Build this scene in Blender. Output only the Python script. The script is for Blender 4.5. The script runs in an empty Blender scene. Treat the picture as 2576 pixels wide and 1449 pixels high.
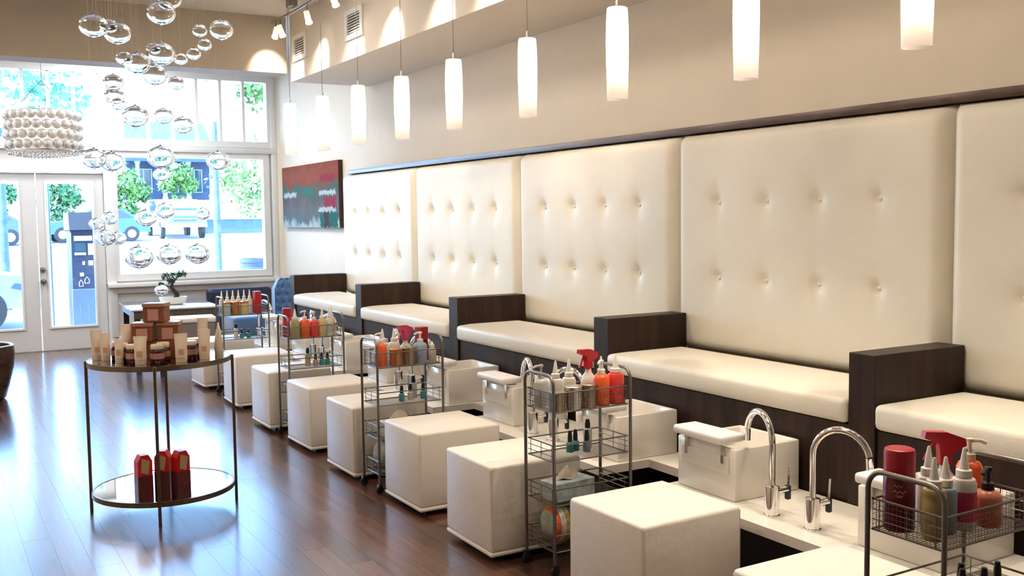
import bpy, bmesh, math, random
from mathutils import Vector, Matrix
random.seed(7)
SC = bpy.context.scene
COL = SC.collection
PI = math.pi

# ------------------------------------------------------------------ camera
F, YAW, PITCH, ROLL = 2513.6, 0.5315, 0.0709, -0.0122
cy, sy, cp, sp = math.cos(YAW), math.sin(YAW), math.cos(PITCH), math.sin(PITCH)
fw = Vector((sy*cp, cy*cp, -sp)); rt = Vector((cy, -sy, 0)); up = rt.cross(fw)
cr, sr = math.cos(ROLL), math.sin(ROLL)
r2 = rt*cr + up*sr; u2 = up*cr - rt*sr
cam_d = bpy.data.cameras.new('camera'); cam = bpy.data.objects.new('camera', cam_d); COL.objects.link(cam)
cam_d.sensor_width = 36.0; cam_d.lens = F/2576*36.0; cam_d.clip_end = 400; cam_d.clip_start = 0.05
M = Matrix((r2, u2, -fw)).transposed().to_4x4(); M.translation = Vector((0, 0, 1.6))
cam.matrix_world = M
SC.camera = cam

# ------------------------------------------------------------------ world, sun, exposure
SC.view_settings.view_transform = 'Standard'
SC.view_settings.look = 'None'
SC.view_settings.exposure = 1.22
SC.view_settings.gamma = 1.0
SC.view_settings.use_curve_mapping = False
W = bpy.data.worlds.new('sky'); SC.world = W; W.use_nodes = True
wn = W.node_tree; wn.nodes.clear()
sky = wn.nodes.new('ShaderNodeTexSky'); sky.sky_type = 'NISHITA'; sky.sun_disc = False
sky.sun_elevation = math.radians(52); sky.sun_rotation = math.radians(260); sky.dust_density = 1.0; sky.air_density = 1.2
bg = wn.nodes.new('ShaderNodeBackground'); bg.inputs[1].default_value = 1.25
wo = wn.nodes.new('ShaderNodeOutputWorld')
tint = wn.nodes.new('ShaderNodeMix'); tint.data_type = 'RGBA'; tint.blend_type = 'MULTIPLY'; tint.inputs[0].default_value = 1.0
tint.inputs[7].default_value = (.60, .84, 1.16, 1)   # daylight seen at the salon's warm white balance
wn.links.new(sky.outputs[0], tint.inputs[6]); wn.links.new(tint.outputs[2], bg.inputs[0]); wn.links.new(bg.outputs[0], wo.inputs[0])
sun_d = bpy.data.lights.new('sun', 'SUN'); sun_d.energy = 14.0; sun_d.angle = math.radians(1.0); sun_d.color = (0.62, 0.82, 1.0)
sun = bpy.data.objects.new('sun', sun_d); COL.objects.link(sun)
sun.rotation_euler = Vector((.60, .10, -.79)).to_track_quat('-Z', 'Y').to_euler(); sun.location = (-20, 5, 30)
SC.cycles.use_denoising = True
SC.cycles.use_adaptive_sampling = True; SC.cycles.adaptive_threshold = 0.06; SC.cycles.adaptive_min_samples = 16
SC.cycles.max_bounces = 8; SC.cycles.diffuse_bounces = 3; SC.cycles.glossy_bounces = 3
SC.cycles.transmission_bounces = 8; SC.cycles.transparent_max_bounces = 10
SC.cycles.caustics_reflective = False; SC.cycles.caustics_refractive = False
SC.cycles.sample_clamp_indirect = 6.0

LAMP = (1.0, 0.855, 0.685)          # colour of the salon's warm lamps
FILL_L = 8.0; BULB_L = 48.0; SPOT_W = 30.0; DRUM_L = 6.0

# ------------------------------------------------------------------ materials
def nn(nt, t, **kw):
    n = nt.nodes.new(t)
    for k, v in kw.items(): setattr(n, k, v)
    return n
def c4(c, k=1.0): return (min(1, c[0]*k), min(1, c[1]*k), min(1, c[2]*k), 1)
MATS = {}
def mat(name, col, rough=0.5, metal=0.0, var=0.06, scale=6.0, bump=0.0, bscale=60.0, spec=0.5, coat=0.0, trans=0.0, stretch=None, ior=1.45, sheen=0.0, sss=0.0):
    if name in MATS: return MATS[name]
    m = bpy.data.materials.new(name); m.use_nodes = True; nt = m.node_tree; nt.nodes.clear()
    out = nn(nt, 'ShaderNodeOutputMaterial'); b = nn(nt, 'ShaderNodeBsdfPrincipled')
    nt.links.new(b.outputs[0], out.inputs[0])
    tc = nn(nt, 'ShaderNodeTexCoord'); vec = tc.outputs['Object']
    if stretch:
        mp = nn(nt, 'ShaderNodeMapping'); mp.inputs['Scale'].default_value = stretch
        nt.links.new(vec, mp.inputs[0]); vec = mp.outputs[0]
    nz = nn(nt, 'ShaderNodeTexNoise'); nz.inputs['Scale'].default_value = scale; nz.inputs['Detail'].default_value = 4
    nt.links.new(vec, nz.inputs['Vector'])
    cr_ = nn(nt, 'ShaderNodeValToRGB')
    cr_.color_ramp.elements[0].position = 0.3; cr_.color_ramp.elements[1].position = 0.7
    cr_.color_ramp.elements[0].color = c4(col, 1-var); cr_.color_ramp.elements[1].color = c4(col, 1+var)
    nt.links.new(nz.outputs['Fac'], cr_.inputs[0]); nt.links.new(cr_.outputs[0], b.inputs['Base Color'])
    b.inputs['Roughness'].default_value = rough; b.inputs['Metallic'].default_value = metal
    b.inputs['Specular IOR Level'].default_value = spec; b.inputs['IOR'].default_value = ior
    b.inputs['Coat Weight'].default_value = coat; b.inputs['Coat Roughness'].default_value = 0.08
    b.inputs['Transmission Weight'].default_value = trans
    if sheen: b.inputs['Sheen Weight'].default_value = sheen
    if sss: b.inputs['Subsurface Weight'].default_value = sss; b.inputs['Subsurface Radius'].default_value = (.02, .015, .01)
    if bump:
        n2 = nn(nt, 'ShaderNodeTexNoise'); n2.inputs['Scale'].default_value = bscale; n2.inputs['Detail'].default_value = 3
        nt.links.new(vec, n2.inputs['Vector'])
        bp = nn(nt, 'ShaderNodeBump'); bp.inputs['Strength'].default_value = bump; bp.inputs['Distance'].default_value = 0.01
        nt.links.new(n2.outputs['Fac'], bp.inputs['Height']); nt.links.new(bp.outputs[0], b.inputs['Normal'])
    MATS[name] = m; return m
def emit(name, col, L):
    if name in MATS: return MATS[name]
    m = bpy.data.materials.new(name); m.use_nodes = True; nt = m.node_tree; nt.nodes.clear()
    out = nn(nt, 'ShaderNodeOutputMaterial'); e = nn(nt, 'ShaderNodeEmission')
    e.inputs[0].default_value = (*col, 1); e.inputs[1].default_value = L
    nt.links.new(e.outputs[0], out.inputs[0]); MATS[name] = m; return m
def thin_glass(name, tint=(1, 1, 1), base=0.04, rim=0.9, power=0.5, rough=0.0):
    if name in MATS: return MATS[name]
    m = bpy.data.materials.new(name); m.use_nodes = True; nt = m.node_tree; nt.nodes.clear()
    out = nn(nt, 'ShaderNodeOutputMaterial'); t = nn(nt, 'ShaderNodeBsdfTransparent'); g = nn(nt, 'ShaderNodeBsdfGlossy')
    t.inputs[0].default_value = (*tint, 1); g.inputs['Roughness'].default_value = rough
    fr = nn(nt, 'ShaderNodeFresnel'); fr.inputs['IOR'].default_value = 1.5
    mx = nn(nt, 'ShaderNodeMixShader')
    nt.links.new(fr.outputs[0], mx.inputs[0]); nt.links.new(t.outputs[0], mx.inputs[1]); nt.links.new(g.outputs[0], mx.inputs[2])
    nt.links.new(mx.outputs[0], out.inputs[0]); MATS[name] = m; return m
def solid_glass(name, col=(1, 1, 1), rough=0.0, ior=1.45):
    if name in MATS: return MATS[name]
    m = bpy.data.materials.new(name); m.use_nodes = True; nt = m.node_tree; nt.nodes.clear()
    out = nn(nt, 'ShaderNodeOutputMaterial'); g = nn(nt, 'ShaderNodeBsdfGlass')
    g.inputs[0].default_value = (*col, 1); g.inputs['Roughness'].default_value = rough; g.inputs['IOR'].default_value = ior
    nt.links.new(g.outputs[0], out.inputs[0]); MATS[name] = m; return m
def shade_mat(name, col):
    if name in MATS: return MATS[name]
    m = bpy.data.materials.new(name); m.use_nodes = True; nt = m.node_tree; nt.nodes.clear()
    out = nn(nt, 'ShaderNodeOutputMaterial'); t = nn(nt, 'ShaderNodeBsdfTranslucent'); d = nn(nt, 'ShaderNodeBsdfDiffuse')
    t.inputs[0].default_value = (*col, 1); d.inputs[0].default_value = (*col, 1)
    m1 = nn(nt, 'ShaderNodeMixShader'); m1.inputs[0].default_value = 0.35
    nt.links.new(t.outputs[0], m1.inputs[1]); nt.links.new(d.outputs[0], m1.inputs[2])
    nt.links.new(m1.outputs[0], out.inputs[0]); MATS[name] = m; return m
def wood(name, dark, light, rough=0.3, stretch=(14, 1.1, 14), scale=2.2, per_object=False, coat=0.0, bump=0.05, rvar=0.08, spec=.5):
    if name in MATS: return MATS[name]
    m = bpy.data.materials.new(name); m.use_nodes = True; nt = m.node_tree; nt.nodes.clear()
    out = nn(nt, 'ShaderNodeOutputMaterial'); b = nn(nt, 'ShaderNodeBsdfPrincipled'); nt.links.new(b.outputs[0], out.inputs[0])
    tc = nn(nt, 'ShaderNodeTexCoord'); mp = nn(nt, 'ShaderNodeMapping'); mp.inputs['Scale'].default_value = stretch
    nt.links.new(tc.outputs['Object'], mp.inputs[0])
    nz = nn(nt, 'ShaderNodeTexNoise', noise_dimensions='4D'); nz.inputs['Scale'].default_value = scale; nz.inputs['Detail'].default_value = 6
    nz.inputs['Distortion'].default_value = 0.6
    nt.links.new(mp.outputs[0], nz.inputs['Vector'])
    rp = nn(nt, 'ShaderNodeValToRGB'); rp.color_ramp.elements[0].position = 0.28; rp.color_ramp.elements[1].position = 0.75
    rp.color_ramp.elements[0].color = (*dark, 1); rp.color_ramp.elements[1].color = (*light, 1)
    nt.links.new(nz.outputs['Fac'], rp.inputs[0])
    colo = rp.outputs[0]
    if per_object:
        oi = nn(nt, 'ShaderNodeObjectInfo')
        mu = nn(nt, 'ShaderNodeMath', operation='MULTIPLY'); mu.inputs[1].default_value = 37.0
        nt.links.new(oi.outputs['Random'], mu.inputs[0]); nt.links.new(mu.outputs[0], nz.inputs['W'])
        mr = nn(nt, 'ShaderNodeMapRange'); mr.inputs[3].default_value = 0.62; mr.inputs[4].default_value = 1.4
        nt.links.new(oi.outputs['Random'], mr.inputs[0])
        hs = nn(nt, 'ShaderNodeHueSaturation'); nt.links.new(mr.outputs[0], hs.inputs['Value']); nt.links.new(colo, hs.inputs['Color'])
        colo = hs.outputs[0]
    nt.links.new(colo, b.inputs['Base Color'])
    rr = nn(nt, 'ShaderNodeMapRange'); rr.inputs[3].default_value = rough-rvar; rr.inputs[4].default_value = rough+rvar
    nt.links.new(nz.outputs['Fac'], rr.inputs[0]); nt.links.new(rr.outputs[0], b.inputs['Roughness'])
    b.inputs['Coat Weight'].default_value = coat; b.inputs['Coat Roughness'].default_value = 0.17; b.inputs['Specular IOR Level'].default_value = spec
    if bump:
        bp = nn(nt, 'ShaderNodeBump'); bp.inputs['Strength'].default_value = bump; bp.inputs['Distance'].default_value = 0.004
        nt.links.new(nz.outputs['Fac'], bp.inputs['Height']); nt.links.new(bp.outputs[0], b.inputs['Normal'])
    MATS[name] = m; return m

PLANK = wood('floor_plank_wood', (.030, .012, .008), (.14, .058, .036), rough=0.30, stretch=(13, .9, 13), per_object=True, coat=.8, bump=0.22)
WALNUT = wood('dark_walnut', (.013, .007, .005), (.050, .024, .016), rough=0.45, stretch=(9, 9, .8), bump=0.04, spec=.28)
RAILWOOD = wood('rail_walnut', (.035, .018, .013), (.075, .040, .030), rough=0.35, stretch=(9, .6, 9), bump=0.03)
LEATHER = mat('cream_leather', (.77, .72, .615), rough=0.42, var=.02, bump=.12, bscale=160)
VINYL = mat('white_vinyl', (.83, .77, .69), rough=0.4, var=.025, bump=.22, bscale=22)
WALLP = mat('wall_paint', (.80, .71, .575), rough=0.7, var=.015, bump=.03, bscale=200)
SOFFP = mat('soffit_paint', (.76, .68, .57), rough=0.7, var=.015)
CEILP = mat('ceiling_paint', (.74, .70, .64), rough=0.8, var=.015)
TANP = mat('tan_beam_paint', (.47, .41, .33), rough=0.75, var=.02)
TRIM = mat('white_trim_paint', (.78, .79, .79), rough=0.4, var=.015)
GREYW = mat('grey_white_wall', (.62, .62, .62), rough=0.55, var=.015)
DOORP = mat('door_paint', (.66, .66, .665), rough=0.4, var=.015)
DARKBASE = mat('black_plinth', (.012, .011, .011), rough=0.5)
STONE = mat('white_stone_deck', (.78, .735, .66), rough=0.22, var=.02, scale=20)
PORC = mat('white_porcelain', (.80, .755, .68), rough=0.16, var=.01, coat=.3)
PAD = mat('footrest_vinyl', (.86, .82, .80), rough=0.35, var=.01)
CHROME = mat('chrome', (.78, .76, .74), rough=0.09, metal=1.0, var=.02)
STEEL = mat('brushed_steel', (.62, .60, .57), rough=0.3, metal=1.0, var=.05, stretch=(1, 1, 30))
WIRE = mat('grey_wire', (.21, .195, .18), rough=0.34, metal=.85, var=.06)
BLACKP = mat('black_plastic', (.012, .012, .013), rough=0.35)
RUBBER = mat('black_rubber', (.016, .016, .017), rough=0.7)
BRONZE = mat('antique_bronze', (.20, .155, .115), rough=0.36, metal=.9, var=.12, scale=15)
MIRROR = mat('mirror_glass', (.80, .82, .80), rough=0.03, metal=1.0, var=.03, scale=4)
WINGLASS = thin_glass('window_glass')
BUBBLE = solid_glass('bubble_glass')
SHADE = shade_mat('frosted_shade', (.93, .88, .84))
BULB = emit('pendant_bulb', LAMP, BULB_L)
KNOB = mat('knob_metal', (.35, .32, .28), rough=.25, metal=1.0)
VELVET = mat('blue_tufted_velvet', (.06, .16, .36), rough=.5, sheen=.6, var=.1)
NAVY = mat('navy_upholstery', (.010, .016, .045), rough=.45, var=.1)
CLEARPL = mat('clear_plastic', (.80, .78, .70), rough=.12, trans=.35, var=.02)
NOZZLE = mat('milky_nozzle_plastic', (.86, .83, .78), rough=.35, sss=.2)
def plastic(key, col, rough=.3, trans=0.0): return mat('plastic_'+key, col, rough=rough, var=.04, trans=trans)

# ------------------------------------------------------------------ mesh builder
class MB:
    def __init__(self): self.bm = bmesh.new()
    def add(self, verts, faces):
        vs = [self.bm.verts.new(v) for v in verts]
        out = []
        for f in faces:
            try: out.append(self.bm.faces.new([vs[i] for i in f]))
            except ValueError: pass
        return vs, out
    def box(self, a, b, bevel=0.0, seg=2, crown=0.0, inset=0.06):
        x0, y0, z0 = a; x1, y1, z1 = b
        t = bmesh.new()
        vs = [t.verts.new(p) for p in ((x0,y0,z0),(x1,y0,z0),(x1,y1,z0),(x0,y1,z0),(x0,y0,z1),(x1,y0,z1),(x1,y1,z1),(x0,y1,z1))]
        for f in ((0,3,2,1),(4,5,6,7),(0,1,5,4),(1,2,6,5),(2,3,7,6),(3,0,4,7)): t.faces.new([vs[i] for i in f])
        if bevel: bmesh.ops.bevel(t, geom=t.edges[:], offset=bevel, segments=seg, profile=.5, affect='EDGES')
        if crown:
            for k in range(3):
                top = max(t.faces, key=lambda f: (round(f.normal.z, 3) > .9, f.calc_center_median().z, f.calc_area()))
                bmesh.ops.inset_region(t, faces=[top], thickness=inset, use_even_offset=True)
                for v in top.verts: v.co.z += crown*(.5, .32, .18)[k]
        self._merge(t); return self
    def _merge(self, t, mtx=None):
        t.verts.index_update()
        vs = [self.bm.verts.new(mtx @ v.co if mtx else v.co) for v in t.verts]
        for f in t.faces:
            try: self.bm.faces.new([vs[v.index] for v in f.verts])
            except ValueError: pass
        t.free()
    def lathe(self, prof, n=20, c=(0, 0, 0), cap=True, sx=1.0, sy_=1.0):
        rings = []
        for r, z in prof:
            rings.append([self.bm.verts.new((c[0]+sx*r*math.cos(2*PI*i/n), c[1]+sy_*r*math.sin(2*PI*i/n), c[2]+z)) for i in range(n)])
        for k in range(len(rings)-1):
            for i in range(n):
                self.bm.faces.new((rings[k][i], rings[k][(i+1) % n], rings[k+1][(i+1) % n], rings[k+1][i]))
        if cap:
            if prof[0][0] > 1e-6: self.bm.faces.new(rings[0][::-1])
            if prof[-1][0] > 1e-6: self.bm.faces.new(rings[-1])
        return self
    def tube(self, pts, r, n=8, closed=False, cap=True, r1=None):
        P = [Vector(p) for p in pts]; m = len(P); rings = []
        t0 = (P[1]-P[0]).normalized()
        a = Vector((0, 0, 1)) if abs(t0.z) < .9 else Vector((1, 0, 0))
        nrm = (a - t0*a.dot(t0)).normalized()
        for k in range(m):
            if closed: t = (P[(k+1) % m]-P[k-1]).normalized()
            elif k == 0: t = t0
            elif k == m-1: t = (P[k]-P[k-1]).normalized()
            else: t = ((P[k+1]-P[k]).normalized()+(P[k]-P[k-1]).normalized()).normalized()
            nrm = (nrm - t*nrm.dot(t)).normalized(); bn = t.cross(nrm)
            rr = r if r1 is None else r+(r1-r)*k/(m-1)
            rings.append([self.bm.verts.new(P[k]+nrm*(rr*math.cos(2*PI*i/n))+bn*(rr*math.sin(2*PI*i/n))) for i in range(n)])
        for k in range(m if closed else m-1):
            A, B = rings[k], rings[(k+1) % m]
            for i in range(n): self.bm.faces.new((A[i], A[(i+1) % n], B[(i+1) % n], B[i]))
        if cap and not closed:
            self.bm.faces.new(rings[0][::-1]); self.bm.faces.new(rings[-1])
        return self
    def prism(self, poly, z0, z1, axis='z'):
        def p3(u, v, w): return {'z': (u, v, w), 'y': (u, w, v), 'x': (w, u, v)}[axis]
        lo = [self.bm.verts.new(p3(u, v, z0)) for u, v in poly]; hi = [self.bm.verts.new(p3(u, v, z1)) for u, v in poly]
        n = len(poly)
        self.bm.faces.new(lo[::-1]); self.bm.faces.new(hi)
        for i in range(n): self.bm.faces.new((lo[i], lo[(i+1) % n], hi[(i+1) % n], hi[i]))
        return self
    def slab_holes(self, xs, zs, holes, y0, y1):
        """a wall in the x-z plane between y0 and y1 with rectangular holes (x0,x1,z0,z1), one connected skin"""
        xs = sorted(set([round(x, 4) for x in xs+[h[0] for h in holes]+[h[1] for h in holes]]))
        zs = sorted(set([round(z, 4) for z in zs+[h[2] for h in holes]+[h[3] for h in holes]]))
        def solid(i, j):
            if not (0 <= i < len(xs)-1 and 0 <= j < len(zs)-1): return False
            cx, cz = (xs[i]+xs[i+1])/2, (zs[j]+zs[j+1])/2
            return not any(h[0] < cx < h[1] and h[2] < cz < h[3] for h in holes)
        V = {}
        def v(i, j, k):
            if (i, j, k) not in V: V[(i, j, k)] = self.bm.verts.new((xs[i], (y0, y1)[k], zs[j]))
            return V[(i, j, k)]
        for i in range(len(xs)-1):
            for j in range(len(zs)-1):
                if not solid(i, j): continue
                self.bm.faces.new((v(i,j,0), v(i+1,j,0), v(i+1,j+1,0), v(i,j+1,0)))
                self.bm.faces.new((v(i,j,1), v(i,j+1,1), v(i+1,j+1,1), v(i+1,j,1)))
                if not solid(i-1, j): self.bm.faces.new((v(i,j,0), v(i,j+1,0), v(i,j+1,1), v(i,j,1)))
                if not solid(i+1, j): self.bm.faces.new((v(i+1,j,0), v(i+1,j,1), v(i+1,j+1,1), v(i+1,j+1,0)))
                if not solid(i, j-1): self.bm.faces.new((v(i,j,0), v(i,j,1), v(i+1,j,1), v(i+1,j,0)))
                if not solid(i, j+1): self.bm.faces.new((v(i,j+1,0), v(i+1,j+1,0), v(i+1,j+1,1), v(i,j+1,1)))
        return self
    def mesh(self, name, smooth=True, angle=0.7):
        bm = self.bm
        bmesh.ops.recalc_face_normals(bm, faces=bm.faces[:])
        for f in bm.faces: f.smooth = smooth
        if smooth:
            for e in bm.edges:
                if len(e.link_faces) == 2 and e.calc_face_angle(0) > angle: e.smooth = False
        me = bpy.data.meshes.new(name); bm.to_mesh(me); bm.free(); return me

def obj(name, me, m, parent=None, loc=(0, 0, 0), rot=(0, 0, 0), scale=None):
    if isinstance(me, MB): me = me.mesh(name)
    o = bpy.data.objects.new(name, me); COL.objects.link(o)
    if m is not None and (len(me.materials) == 0): me.materials.append(m)
    elif m is not None and me.materials[0] is not m:
        o.material_slots[0].link = 'OBJECT'; o.material_slots[0].material = m
    o.location = loc; o.rotation_euler = rot
    if scale: o.scale = scale
    if parent: o.parent = parent
    return o
def tag(o, label, cat, group=None):
    o['label'] = label; o['category'] = cat
    if group: o['group'] = group
    return o
def thing(name, label, cat, loc=(0, 0, 0), rz=0.0, group=None):
    o = bpy.data.objects.new(name, None); COL.objects.link(o); o.empty_display_size = .1
    o.location = loc; o.rotation_euler = (0, 0, rz); return tag(o, label, cat, group)
def struct(name, me, m, label=None, cat=None, parent=None):
    o = obj(name, me, m, parent); o['kind'] = 'structure'
    if label: o['label'] = label
    if cat: o['category'] = cat
    return o
CACHE = {}
def cached(key, fn):
    if key not in CACHE: CACHE[key] = fn()
    return CACHE[key]

# ================================================================== THE ROOM
XW, XL, YW, YB, ZC = 4.25, -1.80, 13.60, -2.6, 3.70
# floor slab, planks
floor = struct('floor', MB().box((XL, YB, -.15), (XW, YW, -.014)), DARKBASE, 'dark brown wood plank floor with a soft gloss', 'floor')
PWID = .127
def plank_mesh(L): return cached(('plank', L), lambda: MB().box((-PWID/2+.0004, -L/2+.0005, -.0138), (PWID/2-.0004, L/2-.0005, 0)).mesh('plank', smooth=False))
rest = MB()
row = 0; x = XL+PWID/2
while x < XW-.05:
    yy = YB - random.choice((0, .3, .6, .9, 1.2)); 
    while yy < YW-.02:
        L = random.choice((1.2, 1.5, 1.8, 2.1))
        y0, y1 = max(yy, YB), min(yy+L, YW)
        if y1-y0 > .03:
            inside = (-.28 < x < 3.0) and y1 > 2.6
            if inside:
                Lr = round(y1-y0, 3)
                obj('plank', plank_mesh(Lr), PLANK, floor, (x, (y0+y1)/2, 0))
            else:
                rest.box((x-PWID/2+.0008, y0+.001, -.0138), (x+PWID/2-.0008, y1-.001, 0))
        yy += L
    x += PWID; row += 1
ro = obj('planks', rest.mesh('planks', smooth=False), PLANK, floor); ro['kind'] = 'stuff'

struct('ceiling', MB().box((XL-.2, YB-.2, ZC), (XW+.2, YW+.3, ZC+.2)), CEILP, 'flat off-white ceiling', 'ceiling')
struct('wall_right', MB().box((XW, YB-.2, -.15), (XW+.2, YW+.3, ZC)), WALLP, 'long beige painted wall behind the benches', 'wall')
struct('wall_left', MB().box((XL-.2, YB-.2, -.15), (XL, YW+.3, ZC)), WALLP, 'beige painted wall opposite the benches', 'wall')
struct('wall_back', MB().box((XL, YB-.2, -.15), (XW, YB, ZC)), WALLP, 'beige painted wall at the back of the salon', 'wall')
# soffit and cross beam
struct('wall_soffit', MB().box((3.385, YB, 3.032), (XW, 10.25, ZC)), SOFFP, 'boxed soffit running along the right wall under the ceiling', 'soffit')
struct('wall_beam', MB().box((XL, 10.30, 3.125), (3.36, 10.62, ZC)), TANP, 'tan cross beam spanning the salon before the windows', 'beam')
# window wall
HOL = [(2.13, 4.09, .89, 2.46), (2.24, 4.16, 2.63, 3.50), (.22, 2.02, 2.61, 3.50), (.44, 2.00, -.15, 2.225),
       (-1.65, .26, .89, 2.46), (-1.68, .04, 2.63, 3.50)]
struct('wall_window', MB().slab_holes([XL, XW], [-.15, ZC], HOL, YW, YW+.22), GREYW, 'grey-white front wall that holds the windows and doors', 'wall')
struct('baseboard_window', MB().box((2.06, YW-.018, 0), (XW, YW, .13), .004), TRIM, 'white baseboard under the big window', 'baseboard')

def window(name, x0, x1, z0, z1, n, label, sill=False, fr=.055):
    w = thing(name, label, 'window'); w['kind'] = 'structure'
    obj('window_frame', MB().slab_holes([x0-.05, x1+.05], [z0-.05, z1+.05], [(x0+fr*.6, x1-fr*.6, z0+fr*.6, z1-fr*.6)], YW-.02, YW+.10), TRIM, w)
    a, b = x0+fr*.6, x1-fr*.6; step = (b-a)/n
    for i in range(1, n):
        obj('mullion', cached(('mull', round(z1-z0, 3)), lambda: MB().box((-.018, -.045, 0), (.018, .03, z1-z0-fr*1.2)).mesh('mullion')), TRIM, w, (a+i*step, YW+.05, z0+fr*.6))
    for i in range(n):
        m0 = .012 if i else 0; m1 = .012 if i < n-1 else 0
        obj('pane', MB().box((a+i*step+m0, YW+.050, z0+fr*.6), (a+(i+1)*step-m1, YW+.055, z1-fr*.6)).mesh('pane', smooth=False), WINGLASS, w)
    if sill:
        obj('window_sill', MB().box((x0-.13, YW-.10, z0-.13), (x1+.13, YW+.02, z0-.075), .008), TRIM, w)
        obj('sill_apron', MB().box((x0-.10, YW-.025, z0-.21), (x1+.10, YW, z0-.13), .004), TRIM, w)
    return w
window('window_1', 2.13, 4.09, .89, 2.46, 1, 'large lower shop window to the right of the double doors', True)
window('window_2', 2.24, 4.16, 2.63, 3.50, 6, 'six-pane transom window above the large shop window')
window('window_3', .22, 2.02, 2.61, 3.50, 6, 'six-pane transom window above the double doors')
window('window_4', -1.65, .26, .89, 2.46, 1, 'large lower shop window to the left of the double doors', True)
window('window_5', -1.68, .04, 2.63, 3.50, 6, 'transom window left of the double doors')
struct('trim_1', MB().box((2.03, YW-.035, .12), (2.115, YW, 2.60), .006), TRIM, 'white post trim between the doors and the big window', 'trim')
struct('trim_2', MB().box((XL, YW-.045, 2.50), (XW, YW, 2.575), .006), TRIM, 'white rail trim between the upper and lower windows', 'trim')
struct('trim_3', MB().box((4.17, YW-.04, .70), (4.25, YW, 3.60), .006), TRIM, 'white casing trim in the window wall corner', 'trim')
struct('trim_4', MB().box((XL, YW-.04, 3.56), (XW, YW, 3.65), .006), TRIM, 'white head casing along the top of the transom windows', 'trim')
struct('trim_5', MB().slab_holes([.37, 2.07], [0, 2.30], [(.44, 2.00, -1, 2.225)], YW-.03, YW), TRIM, 'white casing trim around the double doors', 'trim')
def door(name, x0, x1, gx0, gx1, label, hardware=None):
    d = thing(name, label, 'door'); d['kind'] = 'structure'
    obj('door_frame', MB().slab_holes([x0, x1], [.012, 2.215], [(gx0, gx1, .30, 2.08)], YW+.02, YW+.068), DOORP, d)
    obj('glazing_bead', MB().slab_holes([gx0-.022, gx1+.022], [.278, 2.102], [(gx0, gx1, .30, 2.08)], YW+.008, YW+.02), TRIM, d)
    obj('pane', MB().box((gx0, YW+.04, .30), (gx1, YW+.046, 2.08)).mesh('pane', smooth=False), WINGLASS, d)
    if hardware:
        for z, r in ((1.02, .030), (.87, .034)):
            k = obj('deadbolt' if z > 1 else 'door_knob', MB().lathe([(.034, 0), (.034, .008), (.012, .012), (.012, .03), (r*.8, .036), (r, .05), (r*.8, .064), (0, .068)], 20), KNOB, d, (hardware, YW+.02, z), (PI/2, 0, 0))
    return d
door('door_1', 1.228, 1.995, 1.335, 1.862, 'right leaf of the white glazed double doors, with brass knobs', 1.262)
door('door_2', .445, 1.218, .575, 1.018, 'left leaf of the white glazed double doors')
struct('trim_6', MB().box((.44, YW-.02, -.001), (2.0, YW+.1, .012)), STEEL, 'metal threshold under the double doors', 'threshold')

# ================================================================== BENCHES, PANELS, DIVIDERS
ORD = {-1: 'nearest, at the right edge', 0: 'second from the camera', 1: 'third from the camera', 2: 'fourth from the camera', 3: 'farthest away, beside the painting'}
Y0, DY = 2.86, 1.89
def panel_mesh():
    b = MB(); NY, NZ = 76, 56; w, z0, z1 = DY-.006, .78, 2.085
    bt = [(dy, z) for dy in (-.57, -.19, .19, .57) for z in (1.23, 1.67)]
    def h(y, z):
        ey = min(y+w/2, w/2-y); ez = min(z-z0, z1-z)
        e = lambda t, s: (1-(1-min(1, t/s))**2.4)
        d = .088*(e(ey, .085)**.7)*(e(ez, .07)**.7)
        for by, bz in bt:
            r2_ = (y-by)**2+(z-bz)**2
            d -= .022*math.exp(-r2_/(.030**2)) + .009*math.exp(-r2_/(.10**2))
            d -= .004*math.exp(-((y-by)/.02)**2)*math.exp(-((z-bz)/.16)**2)
        return d
    ys = [w*(.5-.5*math.cos(PI*i/NY))-w/2 for i in range(NY+1)]
    ys = [.35*a+.65*(w*i/NY-w/2) for i, a in enumerate(ys)]
    zs = [z0+(z1-z0)*j/NZ for j in range(NZ+1)]
    vs = [(-max(0, h(y, z)), y, z) for z in zs for y in ys]
    fs = [(j*(NY+1)+i, j*(NY+1)+i+1, (j+1)*(NY+1)+i+1, (j+1)*(NY+1)+i) for j in range(NZ) for i in range(NY)]
    n = len(vs); bk = [(.0, -w/2, z0), (.0, w/2, z0), (.0, w/2, z1), (.0, -w/2, z1)]
    b.add(vs, fs)
    return b.mesh('padded_face', angle=1.2)
PM = panel_mesh()
BT = MB().lathe([(.0001, -.012), (.0145, -.010), (.0165, -.003), (.014, .005), (.007, .0095), (0.0001, .0105)], 14).mesh('button')
for k in range(-1, 4):
    yc = Y0+.05+DY*k+DY/2 if k > -1 else Y0+.05-DY/2
    t = thing('wall_panel', 'tall cream leather wall panel with two rows of buttons, ' + ORD[k], 'panel', (4.075, yc, 0), 0, 'tufted wall panels')
    obj('padded_face', PM, LEATHER, t)
    obj('backing', cached('pback', lambda: MB().box((.0005, -DY/2+.004, .76), (.17, DY/2-.004, 2.085)).mesh('backing')), LEATHER, t)
    for dy in (-.57, -.19, .19, .57):
        for z in (1.23, 1.67):
            obj('button', BT, LEATHER, t, (-.0565, dy, z), (0, -PI/2, 0))
tag(obj('panel_rail', MB().box((4.03, Y0+.05-DY, 2.088), (4.249, Y0+.05+DY*4-.08, 2.132), .003), RAILWOOD), 'dark wood rail capping the row of tufted wall panels', 'rail')

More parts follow.
